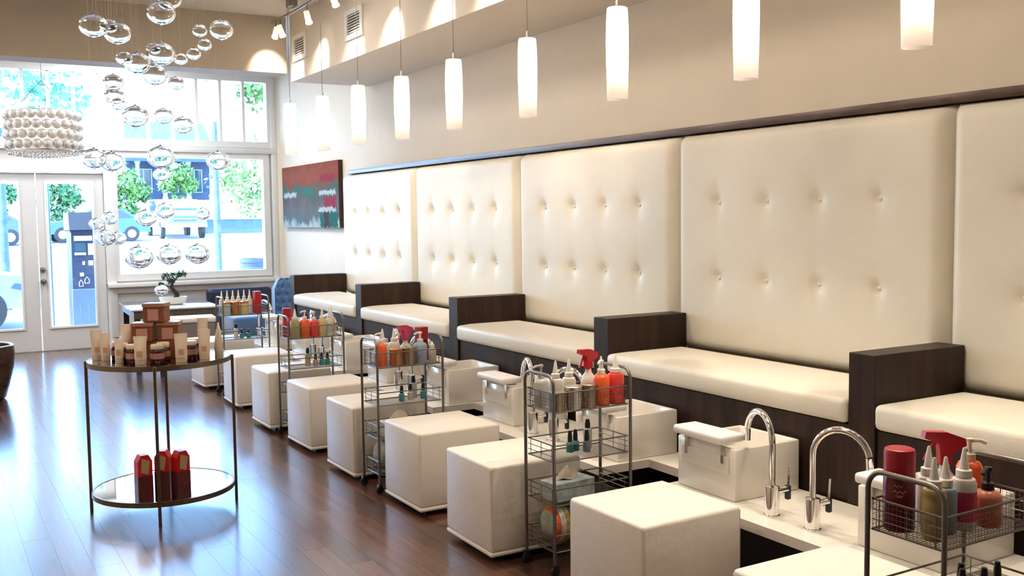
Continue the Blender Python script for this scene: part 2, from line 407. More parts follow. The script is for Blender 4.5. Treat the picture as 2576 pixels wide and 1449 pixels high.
SEAT = MB().box((-.015, -DY/2+.074, .695), (.565, DY/2-.074, .805), .028, 3, .022, .05).mesh('seat_cushion')
BASE = MB().box((.02, -DY/2+.0715, 0), (.60, DY/2-.0715, .690), .002, 1).mesh('bench_base')
for k in range(-1, 4):
    t = thing('bench', 'dark wood bench with a long cream seat cushion, ' + ORD[k], 'bench', (3.385, Y0+DY*k+DY/2, 0), 0, 'benches along the right wall')
    obj('bench_base', BASE, WALNUT, t); obj('seat_cushion', SEAT, LEATHER, t)
DIV = MB().box((0, -.07, 0), (.59, .07, 1.006), .003, 1).mesh('divider_body')
DORD = ['nearest the camera, behind the red spray can', 'second from the camera', 'third from the camera', 'fourth from the camera', 'farthest away, at the end by the blue chair']
for k in range(0, 5):
    t = thing('bench_divider', 'dark walnut bench divider, ' + DORD[k], 'divider', (3.39, Y0+DY*k, 0), 0, 'walnut bench dividers')
    obj('divider_body', DIV, WALNUT, t)

# ---- stone deck with notches, and its plinth
ZD = .35
def deck_poly(off):
    pts = [(3.384, -.2), (3.16+off, -.2)]
    for k in range(-1, 5):
        yc = Y0+DY*k
        a, b = yc-.74+off*.6, yc+.74-off*.6
        if k == 4: b = yc+.20
        if a < -.2: a = -.15
        pts += [(3.16+off, a), (2.85+off, a), (2.85+off, b), (3.16+off, b)]
    pts += [(3.384, Y0+DY*4+.20)]
    return pts
tag(obj('basin_deck', MB().prism(deck_poly(0), ZD-.042, ZD), STONE), 'long white stone deck under the foot basins, notched between stations', 'deck')
tag(obj('deck_plinth', MB().prism(deck_poly(.10), 0.0, ZD-.0425), DARKBASE), 'black recessed plinth under the white stone deck', 'plinth')

# ---- foot basins and taps
def basin_body():
    b = MB(); X0, X1, Y, H, t = 0, .390, .19, .232, .020
    bm = bmesh.new()
    o = [(X0,-Y),(X1,-Y),(X1,Y),(X0,Y)]; i_ = [(X0+t,-Y+t),(X1-t,-Y+t),(X1-t,Y-t),(X0+t,Y-t)]; j_ = [(X0+t+.03,-Y+t+.03),(X1-t-.03,-Y+t+.03),(X1-t-.03,Y-t-.03),(X0+t+.03,Y-t-.03)]
    r = [[bm.verts.new((x_, y_, z_)) for x_, y_ in p] for p, z_ in ((o, 0), (o, H), (i_, H), (j_, .045))]
    bm.faces.new(r[0][::-1]); bm.faces.new(r[3])
    for a, c in ((0, 1), (1, 2), (2, 3)):
        for q in range(4): bm.faces.new((r[a][q], r[a][(q+1) % 4], r[c][(q+1) % 4], r[c][q]))
    bmesh.ops.bevel(bm, geom=[e for e in bm.edges], offset=.006, segments=2, profile=.5, affect='EDGES')
    b._merge(bm); return b.mesh('basin_body')
BAS = basin_body()
PADM = MB().box((-.055, -.165, .252), (.085, .165, .292), .014, 3, .006, .02).mesh('footrest_pad')
FLAP = MB().box((-.008, -.155, .115), (.0, .155, .195), .003, 1).mesh('front_plate')
BRK = MB().prism([(-.012, .16), (.0, .16), (.0, .238), (.06, .238), (.06, .2515), (-.012, .2515)], -.008, .008, 'y').mesh('bracket')
SORD = {-1: 'beside the nearest cart', 0: 'at the nearest full station', 1: 'at the second station', 2: 'at the third station', 3: 'at the fourth station', 4: 'at the farthest station'}
def faucet_spout(d):
    pts = [(0, 0, .125), (0, 0, .30)]
    R_ = .115
    for i in range(1, 14):
        a = PI*(i/13)*.93
        pts.append((R_*(1-math.cos(a))*.30, d*R_*(1-math.cos(a))*.95, .30+R_*math.sin(a)))
    return MB().tube(pts, .0135, 12).mesh('spout')
SP = {d: faucet_spout(d) for d in (-1, 1)}
def spray_head(d):
    R_ = .115; P = []
    for a in (PI*.93, PI*1.04):
        P.append((R_*(1-math.cos(a))*.30, d*R_*(1-math.cos(a))*.95, .30+R_*math.sin(a)-.001))
    v = (Vector(P[1])-Vector(P[0])).normalized()
    return MB().tube([Vector(P[0])+v*.003, Vector(P[0])+v*.055], .0150, 12).mesh('spray_head')
SH = {d: spray_head(d) for d in (-1, 1)}
FB = MB().lathe([(.034, 0), (.034, .006), (.030, .008), (.030, .125), (.018, .128), (.0145, .13)], 24).mesh('faucet_base')
FH = MB().tube([(.026, 0, .10), (.085, 0, .10)], .013, 10).mesh('handle_stem')
FL = MB().box((.080, -.011, .055), (.102, .011, .115), .004, 1).mesh('handle_hub')
FV = MB().tube([(.092, 0, .116), (.098, 0, .19)], .0045, 8).mesh('handle_lever')
for k in range(-1, 5):
    for d, side in ((1, 'far'), (-1, 'near')):
        if (k == 4 and d == 1) or (k == -1 and d == -1): continue
        yc = Y0+DY*k
        t = thing('foot_basin', f'white foot basin with padded footrest, on the {side} side {SORD[k]}', 'basin', (2.985, yc+d*.52, ZD), 0, 'white foot basins')
        obj('basin_body', BAS, PORC, t); obj('footrest_pad', PADM, PAD, t); obj('front_plate', FLAP, PORC, t)
        for yy in (-.12, .12): obj('bracket', BRK, CHROME, t, (0, yy, 0))
        f = thing('faucet', f'chrome gooseneck faucet curving over the {side} basin {SORD[k]}', 'faucet', (2.985, yc+d*.11, ZD), 0, 'gooseneck faucets')
        obj('faucet_base', FB, CHROME, f); obj('spout', SP[d], CHROME, f); obj('spray_head', SH[d], CHROME, f)
        h = obj('handle', FH, CHROME, f); obj('handle_hub', FL, BLACKP, h); obj('handle_lever', FV, CHROME, h)

# ================================================================== CUBE OTTOMANS
def cube_cover():
    b = MB(); b.box((-.247, -.238, .048), (.247, .238, .456), .016, 3, .014, .05); return b.mesh('cover')
CUB = cube_cover()
CHEM = MB().box((-.2495, -.2405, .028), (.2495, .2405, .050), .009, 2).mesh('hem')
CBAS = MB().box((-.19, -.18, .0), (.19, .18, .0285)).mesh('base')
def corner_seam():
    return MB().tube([(0, 0, .055), (0, 0, .44)], .0026, 6).mesh('corner_seam')
CSM = corner_seam()
cubes = [(2.455, 2.135, 0.0), (2.475, 3.11, .02), (2.445, 4.18, -.02), (2.47, 5.01, 0.0), (2.445, 5.90, 0.0), (2.455, 6.735, .02), (2.435, 7.58, 0), (2.475, 8.61, -.02), (2.47, 9.80, .02)]
CL = ['cut off by the bottom edge beside the nearest cart', 'large in the foreground left of the chrome faucets', 'just left of the cart with the rolled towels', 'behind the towel cart, fourth from the camera', 'left of the cart with the tissue box, fifth from the camera', 'sixth from the camera', 'seventh from the camera', 'eighth from the camera, beside the farthest cart', 'last and farthest, behind the farthest cart']
for (x, y, rz), l in zip(cubes, CL):
    t = thing('cube_ottoman', 'white cube ottoman, ' + l, 'ottoman', (x, y, 0), rz, 'white cube ottomans')
    obj('cover', CUB, VINYL, t); obj('hem', CHEM, VINYL, t); obj('base', CBAS, DARKBASE, t)
    for a in (-1, 1):
        for c in (-1, 1): obj('corner_seam', CSM, VINYL, t, (a*.2425, c*.2335, 0))

# ================================================================== PENDANT LAMPS
def pend_shade():
    H = .47; pr = [(.054, 0), (.056, .08), (.0585, .22), (.059, .30), (.057, .40), (.0535, H)]
    b = MB(); b.lathe(pr, 28, cap=False)
    b.lathe([(.0535, H), (.048, H+.004), (.008, H+.006)], 28, cap=False)
    bmesh.ops.remove_doubles(b.bm, verts=b.bm.verts[:], dist=1e-5)
    return b.mesh('shade')
PSH = pend_shade()
PBU = MB().lathe([(.0001, .17), (.014, .18), (.017, .22), (.017, .40), (.010, .43)], 12).mesh('bulb')
PCA = MB().lathe([(.009, .474), (.009, .50), (.004, .52)], 12).mesh('socket')
PZ = 2.205
pends = [(3.19, 2.46), (3.22, 3.38), (3.165, 4.27), (3.215, 5.25), (3.185, 6.17), (3.205, 7.08), (3.10, 7.70), (3.085, 8.50), (3.00, 9.14)]
PL = ['first, at the top right corner', 'second from the right', 'third from the right', 'fourth from the right', 'fifth from the right', 'sixth from the right', 'seventh from the right', 'eighth from the right', 'last on the left, near the window']
for (x, y), l in zip(pends, PL):
    t = thing('pendant_lamp', 'glowing white glass cylinder pendant lamp, ' + l, 'lamp', (x, y, PZ), 0, 'white pendant lamps in a row')
    obj('shade', PSH, SHADE, t); obj('bulb', PBU, BULB, t); obj('socket', PCA, STEEL, t)
    obj('cord', cached('cord', lambda: MB().tube([(0, 0, .52), (0, 0, ZC-PZ-.018)], .0024, 6).mesh('cord')), WIRE, t)
    obj('canopy', cached('canopy', lambda: MB().lathe([(.05, ZC-PZ-.022), (.055, ZC-PZ-.012), (.055, ZC-PZ-.0005)], 20).mesh('canopy')), STEEL, t)

# ---- unseen round opal lights added to brighten the room (above and behind the camera, and beyond the beam)
DLR = MB().lathe([(.40, 0), (.42, 0), (.42, -.05), (.40, -.05), (.40, 0)], 40, cap=False).mesh('trim_ring')
DLD = MB().lathe([(.0001, -.062), (.25, -.060), (.36, -.052), (.399, -.040)], 40, cap=False).mesh('fill_lens')
DLE = emit('fill_lens', LAMP, FILL_L); DLF = emit('daylight_fill_lens', (.96, .98, 1.0), FILL_L*1.75)  # added lights; the cooler, stronger front lenses stand in for daylight
for y, yn in ((2.9, 'above the nearest cubes'), (5.6, 'above the display table'), (8.2, 'before the tan beam'), (11.4, 'just past the tan beam'), (12.8, 'close to the windows')):
    for x, xn in ((-.6, 'left'), (2.1, 'right')):
        t = thing('added_fill_light', f'round opal ceiling light, {xn} one of the pair {yn}', 'lamp', (x, y, ZC), 0, 'added round ceiling fill lights')
        obj('trim_ring', DLR, TRIM, t); obj('fill_lens', DLD, DLE if y < 11 else DLF, t)

# ---- monorail track with spot heads along the soffit
TX, TZ = 3.12, 3.585
trk = thing('track_rail', 'dark curving monorail light track hung below the ceiling along the soffit', 'track', (0, 0, 0))
pts = [(TX+.035*math.sin(y*2.2), y, TZ) for y in [10.0-.25*i for i in range(36)]]
obj('rail', MB().tube(pts, .009, 8), WIRE, trk)
for y in (9.55, 7.6, 5.6, 3.6, 1.6): obj('hanger', MB().tube([(TX+.035*math.sin(y*2.2), y, TZ+.008), (TX+.035*math.sin(y*2.2), y, ZC)], .005, 6), STEEL, trk)
obj('transformer', MB().box((TX-.035, 9.30, TZ+.03), (TX+.035, 9.44, ZC), .006), WIRE, trk)
HEAD = MB().lathe([(.012, .05), (.026, .045), (.028, 0), (.026, -.055), (.034, -.06), (.034, -.075), (.030, -.075), (.024, -.05)], 18, cap=False).mesh('spot_can')
STEM = MB().tube([(0, 0, .045), (0, 0, .105)], .005, 6).mesh('stem')
SLENS = MB().lathe([(.0001, -.056), (.024, -.056)], 16, cap=False).mesh('lamp_lens')
SEM = emit('spot_lens', LAMP, 25.0); SEM.cycles.emission_sampling = 'NONE'
heads = [(9.90, (3.16, 10.30, 3.14), 'first, by the tan beam'), (9.78, (3.385, 10.05, 3.05), 'second, beside the first'), (9.02, (3.385, 9.35, 3.05), 'third, above the first wall vent'), (8.20, (3.385, 8.45, 3.05), 'fourth, above the second wall vent'), (7.40, (3.385, 7.62, 3.05), 'fifth along the track'), (6.50, (3.385, 6.72, 3.05), 'sixth along the track'), (5.75, (3.385, 5.95, 3.05), 'seventh along the track'), (4.95, (3.385, 5.15, 3.05), 'eighth along the track')]
heads += [(4.35, (2.60, 4.1, .4), 'added, aimed down at the third cube'), (3.65, (2.62, 3.4, .4), 'added, aimed down at the second cart'), (2.95, (2.64, 2.75, .4), 'added, aimed down at the large foreground cube'), (2.25, (2.66, 2.1, .4), 'added, aimed down at the nearest cube'), (1.5, (2.68, 1.4, .4), 'last added, aimed down at the nearest cart')]  # unseen heads added to brighten cube tops; faucet shadows imply small overhead lamps
for y, tgt, l in heads:
    px = TX+.035*math.sin(y*2.2); p = Vector((px, y, TZ-.114))
    t = thing('track_spotlight', 'small white glass spotlight head hanging from the track, ' + l, 'lamp', p, 0, 'spotlights on the track')
    d = (Vector(tgt)-p).normalized(); q = Vector((0, 0, -1)).rotation_difference(d)
    h = obj('spot_can', HEAD, shade_mat('spot_glass', (.85, .8, .74)), t); h.rotation_mode = 'QUATERNION'; h.rotation_quaternion = q
    obj('stem', STEM, WIRE, t)
    obj('lamp_lens', SLENS, SEM, h)
    ld = bpy.data.lights.new('spot_light', 'SPOT'); ld.energy = SPOT_W*(1.35 if tgt[2] < 1 else 1); ld.color = LAMP; ld.spot_size = math.radians(80 if tgt[2] < 1 else 62); ld.spot_blend = 1.0; ld.shadow_soft_size = .015
    lo = bpy.data.objects.new('spot_light', ld); COL.objects.link(lo); lo.parent = t; lo.rotation_mode = 'QUATERNION'; lo.rotation_quaternion = q; lo.location = d*.085

# ---- vents on the soffit face
for yv, zv, l in ((9.93, 3.35, 'nearer the tan beam'), (8.45, 3.33, 'nearer the camera')):
    t = thing('air_vent', 'white framed air vent grille on the soffit, ' + l, 'vent', (3.385, yv, zv), 0, 'soffit air vents')
    obj('vent_frame', cached('vfr', lambda: MB().slab_holes([-.21, .21], [-.13, .13], [(-.15, .15, -.085, .085)], 0, .018).mesh('vent_frame', smooth=False)), TRIM, t, (0, 0, 0), (0, 0, PI/2))
    obj('vent_back', cached('vbk', lambda: MB().box((-.0045, -.149, -.084), (-.0005, .149, .084)).mesh('vent_back')), mat('vent_dark', (.10, .06, .025), rough=.6), t)
    for i in range(7):
        obj('louver', cached('louv', lambda: MB().box((-.008, -.149, -.0035), (.0, .149, .0035)).mesh('louver')), TRIM, t, (-.009, 0, -.072+.024*i), (0, .5, 0))

# ================================================================== PAINTING
def painting_mat():
    m = bpy.data.materials.new('abstract_canvas'); m.use_nodes = True; nt = m.node_tree; nt.nodes.clear(); L = nt.links.new
    out = nn(nt, 'ShaderNodeOutputMaterial'); b = nn(nt, 'ShaderNodeBsdfPrincipled'); L(b.outputs[0], out.inputs[0]); b.inputs['Roughness'].default_value = .75; b.inputs['Specular IOR Level'].default_value = .15
    tc = nn(nt, 'ShaderNodeTexCoord'); sep = nn(nt, 'ShaderNodeSeparateXYZ'); L(tc.outputs['Generated'], sep.inputs[0])
    def noise(sc, stretch):
        mp = nn(nt, 'ShaderNodeMapping'); mp.inputs['Scale'].default_value = stretch; L(tc.outputs['Generated'], mp.inputs[0])
        n = nn(nt, 'ShaderNodeTexNoise'); n.inputs['Scale'].default_value = sc; n.inputs['Detail'].default_value = 5; L(mp.outputs[0], n.inputs['Vector']); return n.outputs['Fac']
    def math_(op, a, c):
        n = nn(nt, 'ShaderNodeMath', operation=op)
        for i, v in enumerate((a, c)):
            if isinstance(v, (int, float)): n.inputs[i].default_value = v
            else: L(v, n.inputs[i])
        return n.outputs[0]
    n1 = noise(3.0, (1, 3, 1)); n2 = noise(7, (1, 3, .5))
    v = math_('ADD', sep.outputs[2], math_('MULTIPLY', math_('SUBTRACT', n1, .5), .55))
    v = math_('ADD', v, math_('MULTIPLY', math_('SUBTRACT', n2, .5), .25))
    rp = nn(nt, 'ShaderNodeValToRGB'); e = rp.color_ramp.elements
    e[0].position = 0; e[0].color = (.70, .80, .80, 1); e[1].position = 1; e[1].color = (.38, .09, .04, 1)
    for p, c in ((.06, (.55, .66, .66)), (.13, (.16, .22, .22)), (.34, (.20, .17, .16)), (.46, (.16, .13, .11)), (.56, (.06, .17, .13)), (.66, (.22, .12, .06)), (.76, (.48, .10, .05)), (.88, (.42, .12, .05))):
        k = e.new(p); k.color = (*c, 1)
    L(v, rp.inputs[0]); col = rp.outputs[0]
    def band(val, lo, hi): return math_('MULTIPLY', math_('GREATER_THAN', val, lo), math_('LESS_THAN', val, hi))
    ny = math_('ADD', sep.outputs[1], math_('MULTIPLY', math_('SUBTRACT', noise(9, (1, 1, 2)), .5), .10))
    nz = math_('ADD', sep.outputs[2], math_('MULTIPLY', math_('SUBTRACT', noise(11, (1, 4, .4)), .5), .16))
    def patch(y0, y1, z0, z1, c):
        nonlocal col
        f = math_('MULTIPLY', band(ny, y0, y1), band(nz, z0, z1))
        mx = nn(nt, 'ShaderNodeMix', data_type='RGBA'); L(f, mx.inputs[0]); L(col, mx.inputs[6]); mx.inputs[7].default_value = (*c, 1); col = mx.outputs[2]
    patch(.02, .30, .0, .24, (.02, .16, .13)); patch(.17, .24, .0, .25, (.09, .015, .02))
    patch(.05, .24, .30, .47, (.42, .03, .05)); patch(.04, .33, .24, .31, (.75, .80, .80)); patch(.05, .32, .50, .57, (.75, .80, .82))
    patch(.72, .97, .49, .57, (.70, .78, .80)); patch(.45, .62, .50, .64, (.05, .22, .15)); patch(.06, .30, .70, .80, (.40, .02, .02))
    hs = nn(nt, 'ShaderNodeHueSaturation'); hs.inputs['Saturation'].default_value = 1.15; hs.inputs['Value'].default_value = .55; L(col, hs.inputs['Color']); L(hs.outputs[0], b.inputs['Base Color']); return m
pt = thing('painting', 'abstract red, orange and teal canvas hanging on the wall beside the window', 'painting', (XW, 12.14, 1.895))
obj('canvas', MB().box((-.055, -1.05, -.395), (-.050, 1.05, .395)).mesh('canvas', smooth=False), painting_mat(), pt)
obj('canvas_edge', MB().box((-.0495, -1.05, -.395), (-.001, 1.05, .395)).mesh('canvas_edge', smooth=False), mat('canvas_side', (.05, .02, .015), rough=.6), pt)

# ================================================================== CONTAINERS
def lathe_mesh(key, prof, n=18, sx=1.0, sy_=1.0): return cached(key, lambda: MB().lathe(prof, n, sx=sx, sy_=sy_).mesh(key[0]))
def nozzle_bottle(loc, label, body_mat, r=.034, h=.125, group=None, label_mat=None, tip=.055):
    t = thing('squeeze_bottle', label, 'bottle', loc, 0, group)
    obj('bottle_body', lathe_mesh(('bottle_body', 'nz', r, h), [(r*.93, 0), (r, .006), (r, h-.018), (r*.86, h-.006), (r*.45, h)]), body_mat, t)
    obj('nozzle_cap', lathe_mesh(('nozzle_cap', r, h, tip), [(r*.62, h+.0003), (r*.62, h+.018), (r*.40, h+.021), (.0045, h+.021+tip), (.003, h+.024+tip)], 14), NOZZLE, t)
    if label_mat: obj('bottle_label', lathe_mesh(('bottle_label', r, h), [(r+.0006, h*.18), (r+.0006, h*.74)], 18), label_mat, t)
    return t
def pump_bottle(loc, label, body_mat, pump_mat, r=.04, h=.135, rz=0.0, group=None, liquid=None):
    t = thing('pump_bottle', label, 'bottle', loc, rz, group)
    obj('bottle_body', lathe_mesh(('bottle_body', 'pm', r, h), [(r*.94, 0), (r, .006), (r, h-.02), (r*.8, h-.006), (r*.42, h)]), body_mat, t)
    p = obj('pump', lathe_mesh(('pump', r, h), [(r*.46, h+.0003), (r*.46, h+.018), (r*.16, h+.022), (r*.14, h+.05), (r*.30, h+.052), (r*.30, h+.062), (r*.1, h+.064)], 12), pump_mat, t)
    obj('spout', cached(('pspout', h), lambda: MB().tube([(0, 0, h+.057), (-.028, 0, h+.057), (-.044, 0, h+.050)], .0055, 8).mesh('spout')), pump_mat, p)
    return t
def trigger_bottle(loc, label, body_mat, trig_mat, rz=0.0, r=.036, h=.15):
    t = thing('spray_bottle', label, 'bottle', loc, rz)
    obj('bottle_body', lathe_mesh(('bottle_body', 'tg', r, h), [(r*.94, 0), (r, .006), (r, h*.62), (r*.78, h*.78), (r*.42, h*.9), (r*.40, h)]), body_mat, t)
    k = obj('trigger_head', cached(('trg', h), lambda: MB().prism([(-.018, h+.001), (.016, h+.001), (.018, h+.03), (.058, h+.055), (.055, h+.074), (.0, h+.094), (-.06, h+.096), (-.064, h+.078), (-.022, h+.060), (-.018, h+.03)], -.013, .013, 'y').mesh('trigger_head')), trig_mat, t)
    obj('trigger', cached(('trgl', h), lambda: MB().tube([(-.026, 0, h+.066), (-.042, 0, h+.045), (-.058, 0, h+.012)], .006, 8).mesh('trigger')), trig_mat, k)
    return t
def can(loc, label, m, r=.042, h=.225, cap=None):
    t = thing('aerosol_can', label, 'can', loc)
    obj('can_body', lathe_mesh(('can_body', r, h), [(r*.94, 0), (r, .005), (r, h*.66), (r*.93, h*.68)], 24), m, t)
    obj('can_cap', lathe_mesh(('can_cap', r, h), [(r*.985, h*.682), (r*.985, h-.012), (r*.93, h-.003), (r*.8, h), (.0001, h-.002)], 24), cap or m, t)
    return t
def tin(loc, label, m, r=.042, h=.085, lid=True, lidm=None):
    t = thing('canister', label, 'canister', loc)
    obj('canister_body', lathe_mesh(('canister_body', r, h), [(r, 0), (r, h)], 22), m, t)
    if lid: obj('lid', lathe_mesh(('lid', r, h), [(r*1.06, h+.0003), (r*1.06, h+.014), (r*.9, h+.018), (.0001, h+.018)], 22), lidm or m, t)
    return t
def polish(loc, label, m, r=.013, h=.036, cap=.036, big=False, group=None):
    r *= 1.12
    if big: r, h, cap = .021, .095, .040
    t = thing('mist_bottle' if big else 'nail_polish_bottle', label, 'bottle', loc, 0, group)
    obj('bottle_body', lathe_mesh(('bottle_body', 'np', r, h), [(r*.95, 0), (r, .003), (r, h-.006), (r*.55, h)], 14), m, t)
    obj('bottle_cap', lathe_mesh(('bottle_cap', r, h, cap), [(r*.62, h+.0003), (r*.60, h+cap*.5), (r*.42, h+cap), (.0001, h+cap)], 12), BLACKP, t)
    return t

# ================================================================== CARTS
CLX, CLY, CH = .42, .24, .90      # length, width, height
TIERS = (.735, .512, .315, .105)
def end_frame():
    w = CLY/2; r = .05
    pts = [(0, -w, .055), (0, -w, CH-r)]
    pts += [(0, -w+r*(1-math.cos(a)), CH-r+r*math.sin(a)) for a in [PI/2*i/6 for i in range(1, 7)]]
    pts += [(0, w-r*(1-math.cos(a)), CH-r+r*math.sin(a)) for a in [PI/2*i/6 for i in range(6, 0, -1)]]
    pts += [(0, w, CH-r), (0, w, .055)]
    return MB().tube(pts, .0076, 10).mesh('end_frame')
def basket_rim(hh):
    a, b = CLX/2-.009, CLY/2-.009
    ring = lambda z: [(-a, -b, z), (a, -b, z), (a, b, z), (-a, b, z)]
    m = MB()
    for z, r in ((0, .0036), (hh, .0036)): m.tube(ring(z), r, 6, closed=True)
    m2 = [m]
    for f in (.33, .66):
        for s in (-1, 1): m.tube([(s*a, -b, hh*f), (s*a, b, hh*f)], .0018, 5)
    for sx_ in (-1, 1):
        for sy2 in (-1, 0, 1):
            m.tube([(sx_*a, sy2*b*.8, 0), (sx_*a, sy2*b*.8, hh)], .0018, 5)
    return m.mesh('basket_rim')
def mesh_floor():
    a, b = CLX/2-.010, CLY/2-.010; m = MB(); st = .0125
    n = int(2*a/st)
    for i in range(n+1):
        x_ = -a+2*a*i/n; m.box((x_-.0007, -b, -.0012), (x_+.0007, b, .0))
    n = int(2*b/st)
    for i in range(n+1):
        y_ = -b+2*b*i/n; m.box((-a, y_-.0007, -.0022), (a, y_+.0007, -.0012))
    return m.mesh('mesh_floor', smooth=False)
def mesh_side(L, H):
    m = MB(); st = .0125; n = int(L/st)
    for i in range(n+1):
        x_ = -L/2+L*i/n; m.box((x_-.0004, -.0004, 0), (x_+.0004, .0004, H))
    n = int(H/st)
    for i in range(n+1):
        z_ = H*i/n; m.box((-L/2, .0004, z_-.0004), (L/2, .0012, z_+.0004))
    return m.mesh('mesh_side', smooth=False)
EF = end_frame(); BR = {h: basket_rim(h) for h in (.085, .075)}; MF = mesh_floor()
MSL = mesh_side(CLX-.02, .085); MSS = mesh_side(CLY-.02, .085)
CAS = MB().lathe([(.006, -.008), (.021, -.008), (.024, -.004), (.024, .004), (.021, .008), (.006, .008)], 18).mesh('wheel')
FORK = MB().prism([(-.012, .02), (.012, .02), (.012, .056), (-.012, .056)], -.0135, .0135, 'y').mesh('caster')
carts = [(2.41, 1.71, 'at the bottom right with the dark red can'), (2.56, 3.77, 'with striped towels and a tissue box below'), (2.435, 5.45, 'in the middle of the row, with the tall red box'), (2.455, 7.14, 'fourth from the camera, with the bright orange bottle'), (2.52, 9.22, 'farthest away, by the blue sofa')]
for cx, cyy, l in carts:
    t = thing('wire_cart', 'grey four-tier wire trolley cart ' + l, 'cart', (cx, cyy, 0), 0, 'wire trolley carts')
    for s in (-1, 1): obj('end_frame', EF, WIRE, t, (s*CLX/2, 0, 0))
    for i, z in enumerate(TIERS):
        h_ = .085 if i == 0 else .075
        bk = obj('basket', BR[h_], WIRE, t, (0, 0, z))
        fl = obj('mesh_floor', MF, WIRE, bk, (0, 0, 0)); fl['kind'] = 'stuff'
        if i == 0:
            for s in (-1, 1):
                a_ = obj('mesh_side', MSL, WIRE, bk, (0, s*(CLY/2-.0092), 0)); a_['kind'] = 'stuff'
                b_ = obj('mesh_side', MSS, WIRE, bk, (s*(CLX/2-.0092), 0, 0), (0, 0, PI/2)); b_['kind'] = 'stuff'
    for sx_ in (-1, 1):
        for s2 in (-1, 1):
            f = obj('caster', FORK, BLACKP, t, (sx_*CLX/2, s2*CLY/2, 0)); obj('wheel', CAS, RUBBER, f, (0, 0, .024), (PI/2, 0, 0))

GOLD = plastic('gold_oil', (.55, .40, .16), trans=.2); BLUE = plastic('blue_lotion', (.30, .38, .48)); WHITEB = plastic('milky', (.82, .78, .70))
ORANGE = plastic('orange_soap', (.86, .13, .035)); RED = plastic('red', (.55, .012, .03)); DKRED = plastic('dark_red_can', (.13, .006, .018), .28)
REDCAP = plastic('red_cap', (.40, .012, .028), .35); CORAL = plastic('coral_soap', (.80, .06, .06)); PEACH = plastic('peach_gel', (.78, .28, .18), trans=.2)
OLIVE = plastic('olive', (.42, .40, .20)); PINK = plastic('pink_label', (.70, .06, .14)); CREAM = plastic('cream', (.84, .70, .54)); TEAL = plastic('teal_gel', (.08, .36, .36), trans=.2)
YEL = plastic('yellow', (.74, .55, .26)); SKYB = plastic('pale_blue', (.52, .60, .62)); APR = plastic('apricot', (.80, .42, .16)); BEIGE = plastic('beige', (.62, .54, .42))
PURP = plastic('plum_glass', (.075, .018, .035), .15); COPPER = mat('copper_card', (.24, .075, .04), rough=.4, var=.12); PINKL = plastic('rose_label', (.56, .29, .22), .5)
TINB = mat('tin_bronze', (.42, .33, .24), rough=.3, metal=.9, var=.08)
c1, c2, c3, c4_, c5 = [(a, b) for a, b, _ in carts]
zt = TIERS[0]
# nearest cart
ca = can((2.268, 1.782, zt), 'tall dark red aerosol can with a red cap in the nearest cart', DKRED, cap=REDCAP)
# small pale lettering and swirl on the can
for i, (a0, a1, z_) in enumerate(((3.5, 4.1, .128), (3.45, 4.25, .112), (3.6, 4.05, .100))):
    pts_ = [(.0424*math.cos(a0+(a1-a0)*j/8), .0424*math.sin(a0+(a1-a0)*j/8), z_+.004*math.sin(j*1.9)) for j in range(9)]
    obj('printed_mark', MB().tube(pts_, .0008, 4), CREAM, ca)
nozzle_bottle((2.272, 1.676, zt), 'squeeze bottle of golden oil in the nearest cart', GOLD, .032, .14)
nozzle_bottle((2.345, 1.695, zt), 'squeeze bottle of pale blue lotion in the nearest cart', BLUE, .031, .128)
nozzle_bottle((2.372, 1.768, zt), 'tall white squeeze bottle behind the blue one in the nearest cart', WHITEB, .033, .14)
nozzle_bottle((2.416, 1.690, zt), 'white squeeze bottle with a pink-red band in the nearest cart', WHITEB, .034, .145, label_mat=PINK)
trigger_bottle((2.470, 1.790, zt), 'spray bottle with a bright red trigger head in the nearest cart', WHITEB, RED, -.5)
pump_bottle((2.555, 1.770, zt), 'orange soap pump bottle at the back of the nearest cart', ORANGE, CREAM, .036, .155, 2.4)
pump_bottle((2.500, 1.675, zt), 'peach gel bottle at the right end of the nearest cart', PEACH, BLACKP, .038, .10, .3)
for i, (x_, y_, m_, l_) in enumerate(((2.44, 1.705, TEAL, 'teal'), (2.475, 1.735, BEIGE, 'beige'), (2.50, 1.680, SKYB, 'pale'), (2.575, 1.690, TEAL, 'green'))):
    polish((x_, y_, TIERS[1]), f'{l_} black-capped bottle, number {i+1} from the left on the second shelf of the nearest cart'.replace(f'number {i+1}', ('first', 'second', 'third', 'fourth')[i]), m_, .016, .05, .05)
# second cart
tin((2.403, 3.705, zt), 'open bronze canister at the left end of the second cart', TINB, .038, .085, False)
tin((2.488, 3.700, zt), 'steel canister with a flat lid at the front of the second cart', STEEL, .040, .088)
tin((2.572, 3.702, zt), 'bronze canister with a flat lid at the front of the second cart', TINB, .036, .090)
pump_bottle((2.400, 3.83, zt), 'clear pump bottle at the back left of the second cart', CLEARPL, CLEARPL, .034, .13, 0)
nozzle_bottle((2.478, 3.83, zt), 'white squeeze bottle, left of two at the back of the second cart', WHITEB, .033, .125)
nozzle_bottle((2.552, 3.83, zt), 'white squeeze bottle, right of two at the back of the second cart', WHITEB, .033, .125)
pump_bottle((2.648, 3.706, zt), 'bright orange soap pump bottle at the front of the second cart', ORANGE, NOZZLE, .039, .145, .6)
nozzle_bottle((2.728, 3.706, zt), 'coral red squeeze bottle at the right end of the second cart', CORAL, .039, .145)
trigger_bottle((2.665, 3.835, zt), 'spray bottle with a dark red trigger head at the back of the second cart', WHITEB, RED, .2)
nozzle_bottle((2.735, 3.83, zt), 'white squeeze bottle behind the coral one in the second cart', WHITEB, .030, .125)
